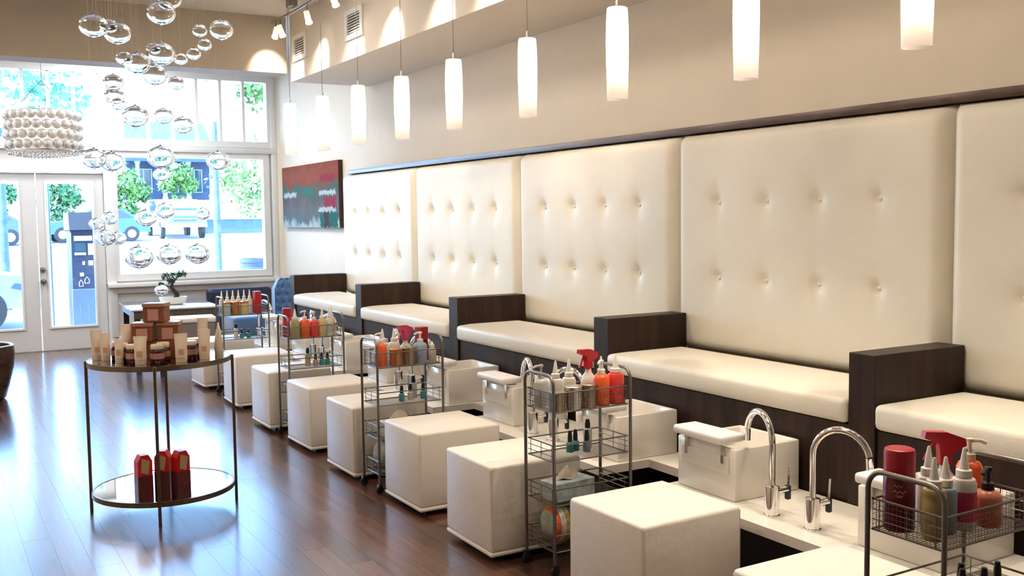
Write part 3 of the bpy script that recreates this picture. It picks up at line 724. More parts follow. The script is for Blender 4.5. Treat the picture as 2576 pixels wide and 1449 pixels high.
for i, (x_, y_, m_, big) in enumerate(((2.535, 3.80, TEAL, 0), (2.572, 3.81, TEAL, 0), (2.605, 3.765, BLUE, 0), (2.655, 3.83, CLEARPL, 1))):
    polish((x_, y_, TIERS[1]), ('small teal bottle with black cap, leftmost on the second cart', 'small teal bottle with black cap, second from the left on the second cart', 'small blue bottle with black cap beside the mist bottle on the second cart', 'clear mist bottle with black sprayer on the second cart')[i], m_, .016, .05, .05, bool(big))
def tissue(loc, rz, label, m):
    t = thing('tissue_box', label, 'tissue box', loc, rz)
    obj('carton', cached('carton', lambda: MB().box((-.115, -.06, 0), (.115, .06, .085), .003, 1).mesh('carton')), m, t)
    obj('carton_panel', cached('cpanel', lambda: MB().box((-.1162, -.045, .015), (-.1152, .045, .07)).mesh('carton_panel')), SKYB, t)
    def tis():
        b = MB(); n = 12; vs = []; 
        for j, (r, z) in enumerate(((.045, .0865), (.038, .105), (.022, .128), (.006, .142))):
            for i in range(n):
                a = 2*PI*i/n; k = 1+.28*math.sin(3*a+j); vs.append((1.3*r*k*math.cos(a), .6*r*k*math.sin(a), z+.006*math.sin(2*a+j)))
        fs = [(j*n+i, j*n+(i+1) % n, (j+1)*n+(i+1) % n, (j+1)*n+i) for j in range(3) for i in range(n)]
        b.add(vs, fs+[tuple(range(3*n, 4*n))]); return b.mesh('tissue')
    obj('tissue', cached('tissue', tis), mat('tissue_paper', (.72, .64, .50), rough=.8), t)
tissue((2.50, 3.77, TIERS[2]), .12, 'pale patterned tissue box on the third shelf of the second cart', mat('tissue_carton', (.42, .50, .50), rough=.45, var=.35, scale=22))
tissue((2.40, 5.44, TIERS[2]), .05, 'white and red tissue box on the third shelf of the middle cart', mat('tissue_carton_white', (.72, .66, .62), rough=.45, var=.15, scale=22))
def towels(loc, label, cols):
    """a thick rolled towel lying along the cart with coloured bands round it"""
    t = thing('rolled_towel', label, 'towel', loc)
    n = len(cols); Lh = .19
    def rad(u): return .096*(max(0.0, 1-abs(u/Lh)**5))**.5
    for i, c in enumerate(cols):
        u0, u1 = -Lh+2*Lh*i/n, -Lh+2*Lh*(i+1)/n-.0006
        prof = [(max(.0001, rad(u0+(u1-u0)*j/6))*(1+.012*math.sin(j*3)), u0+(u1-u0)*j/6) for j in range(7)]
        obj('towel_band', MB().lathe(prof, 22).mesh('towel_band', angle=.9), c, t, (0, 0, .0975), (PI/2, 0, PI/2))
tw = lambda k, c: mat('towel_'+k, c, rough=.9, var=.2, scale=30, bump=.5, bscale=200)
towels((2.56, 3.77, TIERS[3]), 'striped multicoloured rolled towel on the bottom shelf of the second cart', [tw('sage', (.34, .40, .30)), tw('orange', (.75, .16, .05)), tw('pale', (.60, .64, .64)), tw('ochre', (.45, .33, .08)), tw('navy', (.05, .08, .13)), tw('grey', (.33, .38, .42)), tw('tomato', (.75, .14, .06)), tw('red', (.62, .04, .06)), tw('gold', (.50, .30, .06)), tw('green', (.22, .25, .06)), tw('rust', (.45, .12, .04)), tw('navy', (0, 0, 0)), tw('grey', (0, 0, 0)), tw('tomato', (0, 0, 0)), tw('red', (0, 0, 0)), tw('gold', (0, 0, 0)), tw('green', (0, 0, 0))])
towels((2.435, 5.45, TIERS[3]), 'grey patterned rolled towel on the bottom shelf of the middle cart', [tw('stone', (.40, .42, .38)), tw('slate', (.16, .20, .22)), tw('pale', (.60, .64, .64)), tw('char', (.08, .09, .10))]*2)
towels((2.52, 9.22, TIERS[3]), 'blue-grey patterned rolled towel on the bottom shelf of the farthest cart', [tw('stone', (.4, .42, .38)), tw('slate', (.16, .2, .22)), tw('pale', (.6, .64, .64))])
# middle cart
pump_bottle((2.285, 5.42, zt), 'orange soap pump bottle at the left end of the middle cart', ORANGE, NOZZLE, .036, .135, .3)
nozzle_bottle((2.335, 5.505, zt), 'white squeeze bottle, left of two in the middle cart', WHITEB, .034, .13)
nozzle_bottle((2.410, 5.505, zt), 'white squeeze bottle, right of two in the middle cart', WHITEB, .034, .13)
tin((2.368, 5.385, zt), 'copper canister at the front of the middle cart', mat('tin_copper', (.62, .26, .10), rough=.32, metal=.85), .039, .085, True)
tin((2.452, 5.385, zt), 'bronze canister beside the copper one in the middle cart', TINB, .039, .088, True)
trigger_bottle((2.482, 5.50, zt), 'spray bottle with a pink-red trigger head in the middle cart', WHITEB, PINK, .4, .034, .13)
pump_bottle((2.535, 5.405, zt), 'wide grey-blue pump bottle in the middle cart', BLUE, NOZZLE, .041, .125, .2)
bx = thing('product_box', 'tall dark red product box at the right end of the middle cart', 'box', (2.592, 5.505, zt), .1)
obj('carton', cached('rbox', lambda: MB().box((-.030, -.030, 0), (.030, .030, .205), .0025, 1).mesh('carton')), plastic('red_carton', (.36, .008, .025), .35), bx)
obj('carton_print', cached('rboxp', lambda: MB().box((-.017, -.0312, .10), (.017, -.0304, .13)).mesh('carton_print')), BLACKP, bx)
nozzle_bottle((2.605, 5.388, zt), 'small beige bottle at the front right of the middle cart', BEIGE, .024, .09, tip=.012)
for i, (x_, y_, m_, big) in enumerate(((2.415, 5.42, TEAL, 0), (2.485, 5.45, BEIGE, 0), (2.525, 5.49, SKYB, 1), (2.565, 5.44, TEAL, 0))):
    polish((x_, y_, TIERS[1]), ('small teal bottle standing apart on the middle cart', 'small beige bottle with black cap on the middle cart', 'taller pale bottle with black sprayer on the middle cart', 'small teal bottle at the right on the middle cart')[i], m_, .016, .05, .045, bool(big))
# fourth cart
can((2.293, 7.185, zt), 'red aerosol can at the left end of the fourth cart', RED, .036, .215, cap=REDCAP)
nozzle_bottle((2.318, 7.085, zt), 'olive green squeeze bottle in the fourth cart', OLIVE, .036, .135)
pump_bottle((2.392, 7.085, zt), 'bright orange soap pump bottle in the fourth cart', ORANGE, NOZZLE, .037, .135, .5)
pump_bottle((2.463, 7.085, zt), 'rose red pump bottle in the fourth cart', CORAL, NOZZLE, .032, .125, .5)
nozzle_bottle((2.526, 7.085, zt), 'pale yellow squeeze bottle in the fourth cart', YEL, .030, .13)
nozzle_bottle((2.585, 7.10, zt), 'white squeeze bottle with a pale blue band in the fourth cart', WHITEB, .030, .13, label_mat=SKYB)
nozzle_bottle((2.625, 7.165, zt), 'white squeeze bottle with an apricot band in the fourth cart', WHITEB, .031, .135, label_mat=APR)
for i, x_ in enumerate((2.44, 2.50)): polish((x_, 7.195, zt), ('left', 'right')[i]+' of two black-capped bottles at the back of the fourth cart', BEIGE, .022, .12, .04)
for i, (x_, y_, m_, big) in enumerate(((2.43, 7.15, OLIVE, 1), (2.48, 7.12, PINKL, 0), (2.53, 7.13, TEAL, 0), (2.575, 7.13, TEAL, 0))):
    polish((x_, y_, TIERS[1]), ('olive mist bottle with black sprayer on the fourth cart', 'small rose bottle with black cap on the fourth cart', 'small teal bottle, left of two on the fourth cart', 'small teal bottle, right of two on the fourth cart')[i], m_, .017, .05, .04, bool(big))
# farthest cart
for i, x_ in enumerate((2.345, 2.397, 2.449, 2.501, 2.553, 2.605)):
    nozzle_bottle((x_, 9.275, zt), 'white squeeze bottle, ' + ('first', 'second', 'third', 'fourth', 'fifth', 'sixth')[i] + ' from the left in the back row of the farthest cart', WHITEB, .0245, .14, 'white squeeze bottles in the farthest cart')
for i, (x_, m_) in enumerate(((2.36, SKYB), (2.44, mat('tin_copper', (.6, .3, .1))), (2.525, YEL))):
    tin((x_, 9.17, zt), ('grey', 'copper', 'yellow')[i]+' canister in the front row of the farthest cart', m_, .038, .105, True, mat('tin_copper', (.6, .3, .1)))
bx = thing('product_box', 'tall bright red product box in the farthest cart', 'box', (2.655, 9.21, zt), .15)
obj('carton', CACHE['rbox'], plastic('red_carton2', (.45, .01, .03), .35), bx)
for i, (x_, y_, m_, big) in enumerate(((2.455, 9.22, CREAM, 1), (2.50, 9.2, TEAL, 0), (2.565, 9.2, TEAL, 0))):
    polish((x_, y_, TIERS[1]), ('cream mist bottle with black sprayer on the farthest cart', 'small teal bottle, left of two on the farthest cart', 'small teal bottle, right of two on the farthest cart')[i], m_, .018, .05, .035, bool(big))

# ================================================================== ROUND DISPLAY TABLE
TC = Vector((1.107, 5.76, 0)); TR = .38; TH = .845; TS = .125; tang = math.atan2(.10, -.367)
t = thing('display_table', 'round two-tier bronze display table with mirrored tops in the middle of the floor', 'table', TC)
def rim(z): return MB().lathe([(TR-.012, z-.026), (TR, z-.026), (TR, z+.001), (TR-.012, z+.001), (TR-.012, z-.026)], 64, cap=False)
for z, nm in ((TH, 'top_rim'), (TS, 'shelf_rim')): obj(nm, rim(z), BRONZE, t)
for z, nm in ((TH, 'mirror_top'), (TS, 'mirror_shelf')): obj(nm, MB().lathe([(.0001, z-.012), (TR-.0125, z-.012), (TR-.0125, z-.0015), (.0001, z-.0015)], 64, cap=False), MIRROR, t)
for i in range(4):
    a = tang+i*PI/2
    obj('leg', cached('tleg', lambda: MB().box((-.008, -.008, 0), (.008, .008, TH-.002), .002, 1).mesh('leg')), BRONZE, t, ((TR+.006)*math.cos(a), (TR+.006)*math.sin(a), 0), (0, 0, a))
# products on top
zt2 = TH-.001
def tube_prod(x_, y_, h, r, label, rz, m=None):
    t = thing('cream_tube', label, 'tube', (x_, y_, zt2), rz, 'cream tubes on the display table')
    def mk():
        b = MB(); n = 20; secs = [(0.0, 1, 1), (.18, 1, 1), (.45, 1.0, .86), (.75, 1.06, .48), (.93, 1.12, .14), (1.0, 1.14, .09)]
        R0 = []
        for f, ax, ay in secs: R0.append([b.bm.verts.new((r*ax*math.cos(2*PI*i/n), r*ay*math.sin(2*PI*i/n), .026+(h-.026)*f)) for i in range(n)])
        for k in range(len(R0)-1):
            for i in range(n): b.bm.faces.new((R0[k][i], R0[k][(i+1) % n], R0[k+1][(i+1) % n], R0[k+1][i]))
        b.bm.faces.new(R0[0][::-1]); b.bm.faces.new(R0[-1]); return b.mesh('tube_body')
    obj('tube_body', cached(('tube', h, r), mk), m or mat('tube_cream', (.84, .70, .56), rough=.38), t)
    obj('tube_cap', lathe_mesh(('tube_cap', r), [(r*.93, 0), (r*.95, .003), (r*.95, .0255)], 20), mat('tube_cap', (.80, .64, .50), rough=.3), t)
    obj('tube_print', cached(('tprint', r, h), lambda: MB().box((-r*.45, -r*1.012, .045), (r*.45, -r*.985, .075)).mesh('tube_print')), mat('tube_print', (.78, .44, .30), rough=.5), t)
face = math.atan2(-TC.x, TC.y)
tubes = [(.792, 5.855, .165, .027, 'leftmost'), (.830, 5.800, .150, .024, 'second from the left'), (.880, 5.665, .125, .023, 'short, third from the left'), (.965, 5.535, .150, .031, 'front left of centre'), (.955, 5.885, .185, .027, 'tall one at the back left'), (1.165, 5.490, .155, .031, 'front centre'), (1.30, 5.545, .165, .030, 'front right'), (1.385, 5.93, .19, .027, 'tall, at the back right'), (1.40, 5.63, .185, .025, 'rightmost, slim')]
for x_, y_, h, r, l in tubes: tube_prod(x_, y_, h, r, 'cream cosmetic tube standing on the display table, ' + l, face+random.uniform(-.2, .2) if l != 'rightmost, slim' else 1.2)
def jar(x_, y_, label):
    t = thing('jar', label, 'jar', (x_, y_, zt2), face, 'plum jars on the display table')
    obj('jar_body', lathe_mesh(('jar_body',), [(.034, 0), (.037, .004), (.037, .062), (.030, .072)], 22), PURP, t)
    obj('jar_lid', lathe_mesh(('jar_lid',), [(.033, .0725), (.034, .075), (.034, .094), (.031, .098), (.0001, .098)], 22), CREAM, t)
    obj('jar_label', cached('jlab', lambda: MB().lathe([(.0376, .022), (.0376, .052)], 22, cap=False).mesh('jar_label')), PINKL, t)
for x_, y_, l in ((.905, 5.735, 'left end of the row'), (.945, 5.645, 'second from the left'), (1.055, 5.56, 'front row middle'), (1.10, 5.635, 'behind the middle one'), (1.245, 5.63, 'right of the front centre tube'), (1.325, 5.70, 'right end of the row'), (.90, 5.83, 'at the back left'), (1.275, 5.735, 'in the second row on the right')):
    jar(x_, y_, 'plum jar with cream lid on the display table, ' + l)
def giftbox(x_, y_, z, rz, label):
    t = thing('product_box', label, 'box', (x_, y_, z), rz, 'copper boxes in a pyramid')
    obj('box_body', cached('gb', lambda: MB().box((-.058, -.052, 0), (.058, .052, .082), .003, 1).mesh('box_body')), COPPER, t)
    obj('box_lid', cached('gl', lambda: MB().box((-.061, -.055, .0825), (.061, .055, .104), .003, 1).mesh('box_lid')), mat('copper_lid', (.42, .20, .13), rough=.4), t)
    obj('box_label', cached('glb', lambda: MB().box((-.030, -.0545, .010), (.030, -.0528, .072)).mesh('box_label')), PINKL, t)
    obj('side_label', cached('gls', lambda: MB().box((-.0605, -.028, .010), (-.0588, .028, .072)).mesh('side_label')), PINKL, t)
giftbox(1.035, 5.795, zt2+.095, face-.25, 'copper box with rose label, left of two below the top one')
giftbox(1.165, 5.765, zt2+.095, face-.25, 'copper box with rose label, right of two below the top one')
giftbox(1.10, 5.780, zt2+.2005, face-.35, 'copper box with a rose label on top of the pyramid')
ri = thing('display_riser', 'low wooden display block under the copper boxes', 'riser', (1.105, 5.785, zt2), face-.25)
obj('riser_block', MB().box((-.155, -.065, 0), (.155, .065, .0945), .002, 1), COPPER, ri)
# red bags on the lower shelf
def redbag(x_, y_, rz, label):
    t = thing('gift_pouch', label, 'box', (x_, y_, TS-.001), rz, 'red pouches on the lower shelf')
    obj('pouch_body', cached('rb', lambda: MB().prism([(-.040, 0), (.040, 0), (.040, .165), (.020, .200), (-.020, .200), (-.040, .165)], -.03, .03, 'y').mesh('pouch_body', smooth=False)), plastic('red_pouch', (.66, .012, .012), .4), t)
    obj('pouch_band', cached('rbb', lambda: MB().box((-.0415, -.0315, .0), (.0415, .0315, .085)).mesh('pouch_band')), plastic('maroon_band', (.10, .006, .010), .4), t)
    obj('pouch_tag', cached('rbt', lambda: MB().prism([(-.024, .105), (.014, .090), (.026, .165), (-.018, .185)], -.034, -.0322, 'y').mesh('pouch_tag', smooth=False)), mat('kraft_tag', (.52, .36, .20), rough=.7), t)
redbag(.985, 5.70, face+.35, 'red pouch with a kraft tag on the lower shelf, left one alone')
redbag(1.10, 5.745, face-.3, 'red pouch on the lower shelf, middle one behind the leg')
redbag(1.182, 5.69, face+.5, 'red pouch with a kraft tag on the lower shelf, right one')

# ================================================================== BUBBLE CHANDELIER
bc = thing('bubble_chandelier', 'chandelier of many clear glass bubbles on fine wires above the display table', 'chandelier', (TC.x+.03, TC.y, ZC))
obj('canopy', MB().lathe([(.30, -.03), (.32, -.02), (.32, -.0005)], 40), CHROME, bc)
def bub():
    b = MB(); n, m = 24, 14
    def ring(R, k): return [(R*math.sin(PI*i/m)*1.0, -R*.80*math.cos(PI*i/m)) for i in range(m+1)]
    pr = ring(1.0, 0); pr[0] = (.0001, pr[0][1]-.10); pr[-1] = (.0001, pr[-1][1]+.14); pr[1] = (pr[1][0]*.6, pr[1][1]-.02); pr[-2] = (pr[-2][0]*.6, pr[-2][1]+.02)
    b.lathe(pr, n, cap=False); bmesh.ops.remove_doubles(b.bm, verts=b.bm.verts[:], dist=.001)
    return b.mesh('bubble')
def bub_shell():
    b = MB(); n, m = 24, 14
    pr = [(math.sin(PI*i/m), -.80*math.cos(PI*i/m)) for i in range(m+1)]
    pr[0] = (.0001, pr[0][1]-.10); pr[-1] = (.0001, pr[-1][1]+.14); pr[1] = (pr[1][0]*.6, pr[1][1]-.02); pr[-2] = (pr[-2][0]*.6, pr[-2][1]+.02)
    b.lathe(pr, n, cap=False)
    nb = len(b.bm.faces)
    q = [(.90*math.sin(PI*i/m), -.71*math.cos(PI*i/m)) for i in range(m+1)]; q[0] = (.0001, q[0][1]); q[-1] = (.0001, q[-1][1])
    outer = list(b.bm.faces)
    bmesh.ops.remove_doubles(b.bm, verts=b.bm.verts[:], dist=.002)
    bmesh.ops.recalc_face_normals(b.bm, faces=b.bm.faces[:])
    t2 = MB(); t2.lathe(q, n, cap=False); bmesh.ops.remove_doubles(t2.bm, verts=t2.bm.verts[:], dist=.002)
    bmesh.ops.recalc_face_normals(t2.bm, faces=t2.bm.faces[:]); bmesh.ops.reverse_faces(t2.bm, faces=t2.bm.faces[:])
    b._merge(t2.bm)
    for f in b.bm.faces: f.smooth = True
    me = bpy.data.meshes.new('bubble'); b.bm.to_mesh(me); b.bm.free(); return me
BUBM = bub_shell()
bubs = [(.83, .00, 2.64, .074), (.92, .08, 2.66, .044), (.94, -.06, 2.60, .070), (1.16, -.10, 2.72, .077), (1.25, .10, 2.84, .066), (1.40, .06, 2.67, .042), (1.50, -.02, 2.67, .066), (1.39, -.08, 2.57, .039), (1.32, -.12, 2.51, .039), (1.00, .13, 2.50, .044), (1.05, .02, 2.46, .070), (1.16, .14, 2.565, .039), (1.16, -.06, 2.505, .074), (1.24, -.16, 2.47, .037), (1.15, .08, 2.41, .070), (1.14, -.05, 1.95, .074), (1.14, -.05, 1.855, .045), (1.47, .03, 1.94, .066), (.81, .02, 1.94, .066), (.91, .10, 1.93, .066), (.90, -.12, 2.33, .053), (.93, .05, 2.28, .055), (.92, -.12, 2.22, .039), (.99, -.20, 2.15, .070), (1.12, -.04, 1.22, .037), (.80, -.04, 1.59, .039), (.89, .10, 1.62, .044), (.85, .02, 1.515, .055), (.92, .06, 1.51, .045), (.99, -.15, 1.41, .075), (1.20, .12, 1.41, .070), (1.28, -.22, 1.42, .066), (1.28, .15, 2.38, .046), (1.32, .20, 2.15, .060), (1.22, .22, 2.20, .055), (1.40, .14, 1.64, .044), (1.10, .22, 1.62, .060), (1.20, .18, 1.66, .055)]
for x_, dy, z_, r in bubs:
    if z_ > 2.0: r *= 1.0
    b_ = obj('bubble', BUBM, BUBBLE, bc, (x_-TC.x-.03, dy, z_-ZC), (0, 0, random.uniform(0, 3)), (r, r, r))
    obj('strand', MB().tube([(x_-TC.x-.03, dy, z_-ZC+r*.93), (x_-TC.x-.03, dy, -.028)], .0003, 4), mat('fine_wire', (.75, .72, .68), rough=.4), bc)

# ================================================================== DRUM CHANDELIER
DC = Vector((1.18, 12.0, 2.59)); DR, DH = .355, .46
dr = thing('drum_chandelier', 'drum chandelier covered in shiny glass balls hanging before the doors', 'chandelier', DC)
BALL = MB().lathe([(math.sin(PI*i/10)*.050 or .0001, -.050*math.cos(PI*i/10)) for i in range(11)], 16, cap=False).mesh('glass_ball')
BALLM = mat('silvered_glass', (.86, .84, .82), rough=.08, metal=.25, var=.1, trans=.45)
for rr in range(4):
    for i in range(22):
        a = 2*PI*(i+.5*(rr % 2))/22
        obj('glass_ball', BALL, BALLM, dr, (DR*math.cos(a), DR*math.sin(a), .160-.105*rr))
obj('drum_liner', MB().lathe([(DR-.055, -.205), (DR-.055, .205)], 40, cap=False), shade_mat('drum_liner', (.85, .76, .66)), dr)
for z_ in (-.21, .21): obj('drum_ring', MB().tube([((DR-.02)*math.cos(2*PI*i/40), (DR-.02)*math.sin(2*PI*i/40), z_) for i in range(40)], .006, 6, closed=True), CHROME, dr)
fr = MB()
for rr in range(3):
    for i in range(44-6*rr):
        a = 2*PI*i/(44-6*rr); R_ = DR-.01-.07*rr; s_ = .016
        fr.lathe([(.0001, -s_), (s_*.8, -s_*.3), (s_*.8, s_*.3), (.0001, s_)], 6, (R_*math.cos(a), R_*math.sin(a), -.245-.012*rr), cap=False)
fo = obj('crystal_fringe', fr, mat('crystal', (.85, .85, .85), rough=.05, metal=.5), dr); fo['kind'] = 'stuff'
for i in range(4):
    a = i*PI/2+.4
    obj('bulb', cached('dbulb', lambda: MB().lathe([(.0001, -.05), (.022, -.03), (.026, 0), (.018, .03), (.010, .05)], 12).mesh('bulb')), emit('drum_bulb', LAMP, DRUM_L), dr, (.14*math.cos(a), .14*math.sin(a), 0))
for i in range(3):
    a = i*2*PI/3+.5
    obj('hanging_wire', MB().tube([((DR-.02)*math.cos(a), (DR-.02)*math.sin(a), .215), (0, 0, .55)], .003, 5), WIRE, dr)
obj('cord', MB().tube([(0, 0, .54), (0, 0, ZC-DC.z)], .004, 6), WIRE, dr)

# ================================================================== WAITING AREA
# navy sofa below the big window
sf = thing('sofa', 'low navy blue sofa below the big window', 'sofa', (3.56, 12.95, 0))
obj('sofa_back', MB().box((-.42, .12, .30), (.42, .30, .715), .05, 3), NAVY, sf)
obj('sofa_seat', MB().box((-.42, -.45, .14), (.42, .115, .43), .04, 3), NAVY, sf)
for s in (-1, 1):
    for q in (-.38, .22): obj('leg', cached('sleg', lambda: MB().lathe([(.018, 0), (.024, .139)], 10).mesh('leg')), WALNUT, sf, (s*.36, q, 0))
# blue tufted armchair beside the end divider
def tuft():
    b = MB(); N1, N2 = 36, 30; W_, H_ = .54, .52
    vs = []
    for j in range(N2+1):
        for i in range(N1+1):
            u = (i/N1-.5)*W_; z = j/N2*H_
            lim = 1.0 if z < H_-.16 else math.sqrt(max(0, 1-((z-(H_-.16))/.16)**2))*.25+.75
            d = .035
            for r_ in range(7):
                for c_ in range(-5, 6):
                    bu = (c_+.5*(r_ % 2))*.095; bz = .05+r_*.09
                    d -= .03*math.exp(-((u-bu)**2+(z-bz)**2)/(.022**2))
            vs.append((u*lim, -d-.02, z))
    fs = [(j*(N1+1)+i, j*(N1+1)+i+1, (j+1)*(N1+1)+i+1, (j+1)*(N1+1)+i) for j in range(N2) for i in range(N1)]
    b.add(vs, fs); return b.mesh('tufted_back', angle=2)
ac = thing('armchair', 'blue velvet chair with a diamond-tufted back beside the end divider', 'chair', (3.785, 11.5, 0), .08)
obj('tufted_back', tuft(), VELVET, ac, (0, .0, .40))
obj('back_shell', MB().prism([(-.27, .25), (.27, .25), (.27, .80), (.21, .91), (-.21, .91), (-.27, .80)], -.018, .07, 'y'), VELVET, ac)
obj('seat', MB().box((-.27, -.55, .20), (.27, -.062, .46), .04, 3), NAVY, ac)
for s in (-1, 1):
    for q in (-.50, .02): obj('leg', cached('aleg', lambda: MB().lathe([(.012, 0), (.022, .199)], 10).mesh('leg')), WALNUT, ac, (s*.22, q, 0))
# blue ottoman behind the farthest cart
bo = thing('blue_ottoman', 'blue velvet ottoman behind the farthest cart', 'ottoman', (3.12, 11.05, 0))
obj('ottoman_body', MB().box((-.27, -.27, .08), (.27, .27, .55), .03, 3, .01), VELVET, bo)
for s in (-1, 1):
    for q in (-1, 1): obj('foot', cached('ofoot', lambda: MB().lathe([(.018, 0), (.022, .079)], 10).mesh('foot')), WALNUT, bo, (s*.22, q*.22, 0))
# glass-topped coffee table with bonsai
ct = thing('coffee_table', 'dark coffee table with a wide glossy glass top under the bonsai', 'table', (2.36, 11.72, 0), -.06)
obj('glass_top', MB().box((-.46, -.60, .645), (.46, .60, .665), .006, 2), mat('pale_reflection_glass', (.62, .70, .74), rough=.10, coat=1.0), ct)  # pale blue base colour stands in for the window reflected in the glass
obj('apron', MB().box((-.43, -.57, .56), (.43, .57, .644), .004, 1), wood('mid_wood', (.08, .055, .035), (.16, .12, .08), .4), ct)
for s in (-1, 1):
    for q in (-1, 1): obj('leg', cached('cleg', lambda: MB().box((-.03, -.03, 0), (.03, .03, .559), .003, 1).mesh('leg')), DARKBASE, ct, (s*.395, q*.535, 0))
bn = thing('bench_stool', 'upholstered bench with a pale top in front of the coffee table', 'bench', (2.33, 10.72, 0), -.1)
obj('pale_top', MB().box((-.30, -.17, .545), (.30, .17, .60), .018, 3), VINYL, bn)
obj('bench_skirt', MB().box((-.28, -.15, .34), (.28, .15, .544), .006, 1), mat('taupe_fabric', (.24, .20, .18), rough=.7), bn)
for s in (-1, 1):
    for q in (-1, 1): obj('leg', cached('bnleg', lambda: MB().box((-.018, -.018, 0), (.018, .018, .339)).mesh('leg')), DARKBASE, bn, (s*.24, q*.11, 0))
# bonsai
bz = thing('bonsai', 'small bonsai tree with a curved trunk in a white pot on the coffee table', 'plant', (2.395, 11.60, .666))
obj('pot', MB().lathe([(.10, 0), (.13, .012), (.15, .07), (.155, .085), (.135, .085), (.132, .07)], 28, sy_=.7), mat('pot_ceramic', (.74, .70, .64), rough=.3), bz)
obj('soil', MB().lathe([(.0001, .078), (.131, .072)], 28, cap=False, sy_=.7), mat('soil', (.02, .014, .01), rough=.9), bz)
obj('trunk', MB().tube([(.03, 0, .065), (.045, 0, .11), (.012, 0, .15), (-.015, 0, .19), (.0, 0, .24), (.03, 0, .28)], .034, 10, r1=.009), mat('bark', (.05, .035, .025), rough=.85, bump=.6, bscale=40), bz)
for br in ([(-.015, 0, .19), (-.07, .02, .215), (-.12, .03, .225)], [(.0, 0, .24), (-.05, -.02, .28), (-.07, -.02, .31)], [(.03, 0, .28), (.08, .02, .32), (.11, .02, .335)]):
    obj('branch', MB().tube(br, .008, 6, r1=.003), MATS['bark'], bz)
def leaves(cl, n, s, seed):
    rnd = random.Random(seed); b = MB()
    for c, R in cl:
        for i in range(n):
            d = Vector((rnd.gauss(0, 1), rnd.gauss(0, 1), rnd.gauss(0, .7))); d.normalize(); p = Vector(c)+d*R*rnd.uniform(.45, 1.0)
            a = Vector((rnd.gauss(0, 1), rnd.gauss(0, 1), rnd.gauss(0, 1))).normalized(); w = a.cross(d).normalized(); k = s*rnd.uniform(.7, 1.3)
            b.add([p-a*k, p+w*k*.45, p+a*k, p-w*k*.45], [(0, 1, 2, 3)])
    return b.mesh('foliage', smooth=False)
lo_ = obj('foliage', leaves([((.11, .02, .34), .06), ((.04, 0, .335), .06), ((-.07, -.02, .315), .055), ((-.02, 0, .27), .05), ((-.12, .03, .228), .03)], 90, .016, 3), mat('bonsai_leaf', (.015, .065, .03), rough=.45, var=.4, scale=30), bz); lo_['kind'] = 'stuff'
# dark wooden tub stool at the left edge
ws = thing('tub_stool', 'dark brown wooden tub stool at the left edge of the picture', 'stool', (.375, 10.2, 0))
obj('stool_shell', MB().lathe([(.20, 0), (.22, .02), (.25, .12), (.295, .30), (.305, .42), (.300, .485), (.27, .485), (.26, .40), (.0001, .36)], 36, cap=False), wood('stool_wood', (.020, .010, .006), (.085, .040, .020), .28, (3, 3, 9)), ws)
obj('stool_rim', MB().tube([(.286*math.cos(2*PI*i/40), .286*math.sin(2*PI*i/40), .49) for i in range(40)], .010, 8, closed=True), STEEL, ws)

# ================================================================== OUTSIDE
def gz(y): return -.06 if y < 20 else -.06+(y-20)*.030
struct('ground_sidewalk', MB().box((-20, YW+.22, -.35), (45, 20, -.06)), mat('concrete', (.50, .51, .52), rough=.85, var=.05, scale=2), 'bright sunlit sidewalk outside the windows', 'sidewalk')
rd = MB(); rd.add([(-40, 20, -.06), (80, 20, -.06), (80, 110, gz(110)), (-40, 110, gz(110))], [(0, 1, 2, 3)])
struct('ground_road', rd, mat('pale_asphalt', (.42, .44, .47), rough=.9, var=.06, scale=1.5), 'bright sunlit street rising away outside', 'road')
# pay station
ks = thing('pay_station', 'grey parking pay station with white labels standing outside the doors', 'pay station', (1.93, 15.35, -.06), .1)
KG = mat('kiosk_grey', (.028, .036, .065), rough=.5)
obj('kiosk_body', MB().box((-.165, -.13, 0), (.165, .13, 1.55), .008, 1), KG, ks)
obj('kiosk_hood', MB().prism([(-.20, 1.551), (.15, 1.551), (.15, 1.80), (-.16, 1.80)], -.19, .19, 'x'), mat('kiosk_hood', (.06, .065, .08), rough=.5), ks)
obj('kiosk_base', MB().box((-.175, -.14, 0), (.175, -.131, .72), .004, 1), mat('kiosk_lower', (.10, .13, .19), rough=.4), ks)
WLAB = mat('white_label', (.85, .85, .85), rough=.5)
for x0, x1, z0, z1 in ((-.12, .12, 1.40, 1.47), (-.12, .03, 1.20, 1.235), (.06, .13, 1.20, 1.36), (-.02, .01, 1.06, 1.11), (.06, .12, 1.05, 1.12), (-.06, -.01, .90, .95)):
    obj('label_plate', MB().box((x0, -.137, z0), (x1, -.1312, z1)), WLAB, ks)
obj('kiosk_screen', MB().box((-.11, -.136, 1.25), (.03, -.1312, 1.37)), mat('kiosk_screen', (.05, .10, .12), rough=.1), ks)
for dx, dz, w_ in ((-.05, .76, .05), (.03, .80, .06)):
    obj('house_mark', MB().tube([(dx-w_/2, -.1325, dz), (dx-w_/2, -.1325, dz+.05), (dx, -.1325, dz+.09), (dx+w_/2, -.1325, dz+.05), (dx+w_/2, -.1325, dz)], .005, 5, closed=True), WLAB, ks)
# slim sign pole
po = thing('sign_pole', 'slim blue-grey pole standing just outside the right door', 'pole', (1.555, 15.6, -.06))
obj('pole', MB().tube([(0, 0, 0), (0, 0, 2.4)], .02, 10), mat('pole_paint', (.12, .17, .28), rough=.5), po)
obj('pole_base', MB().lathe([(.06, 0), (.06, .02), (.025, .03)], 14), KG, po)
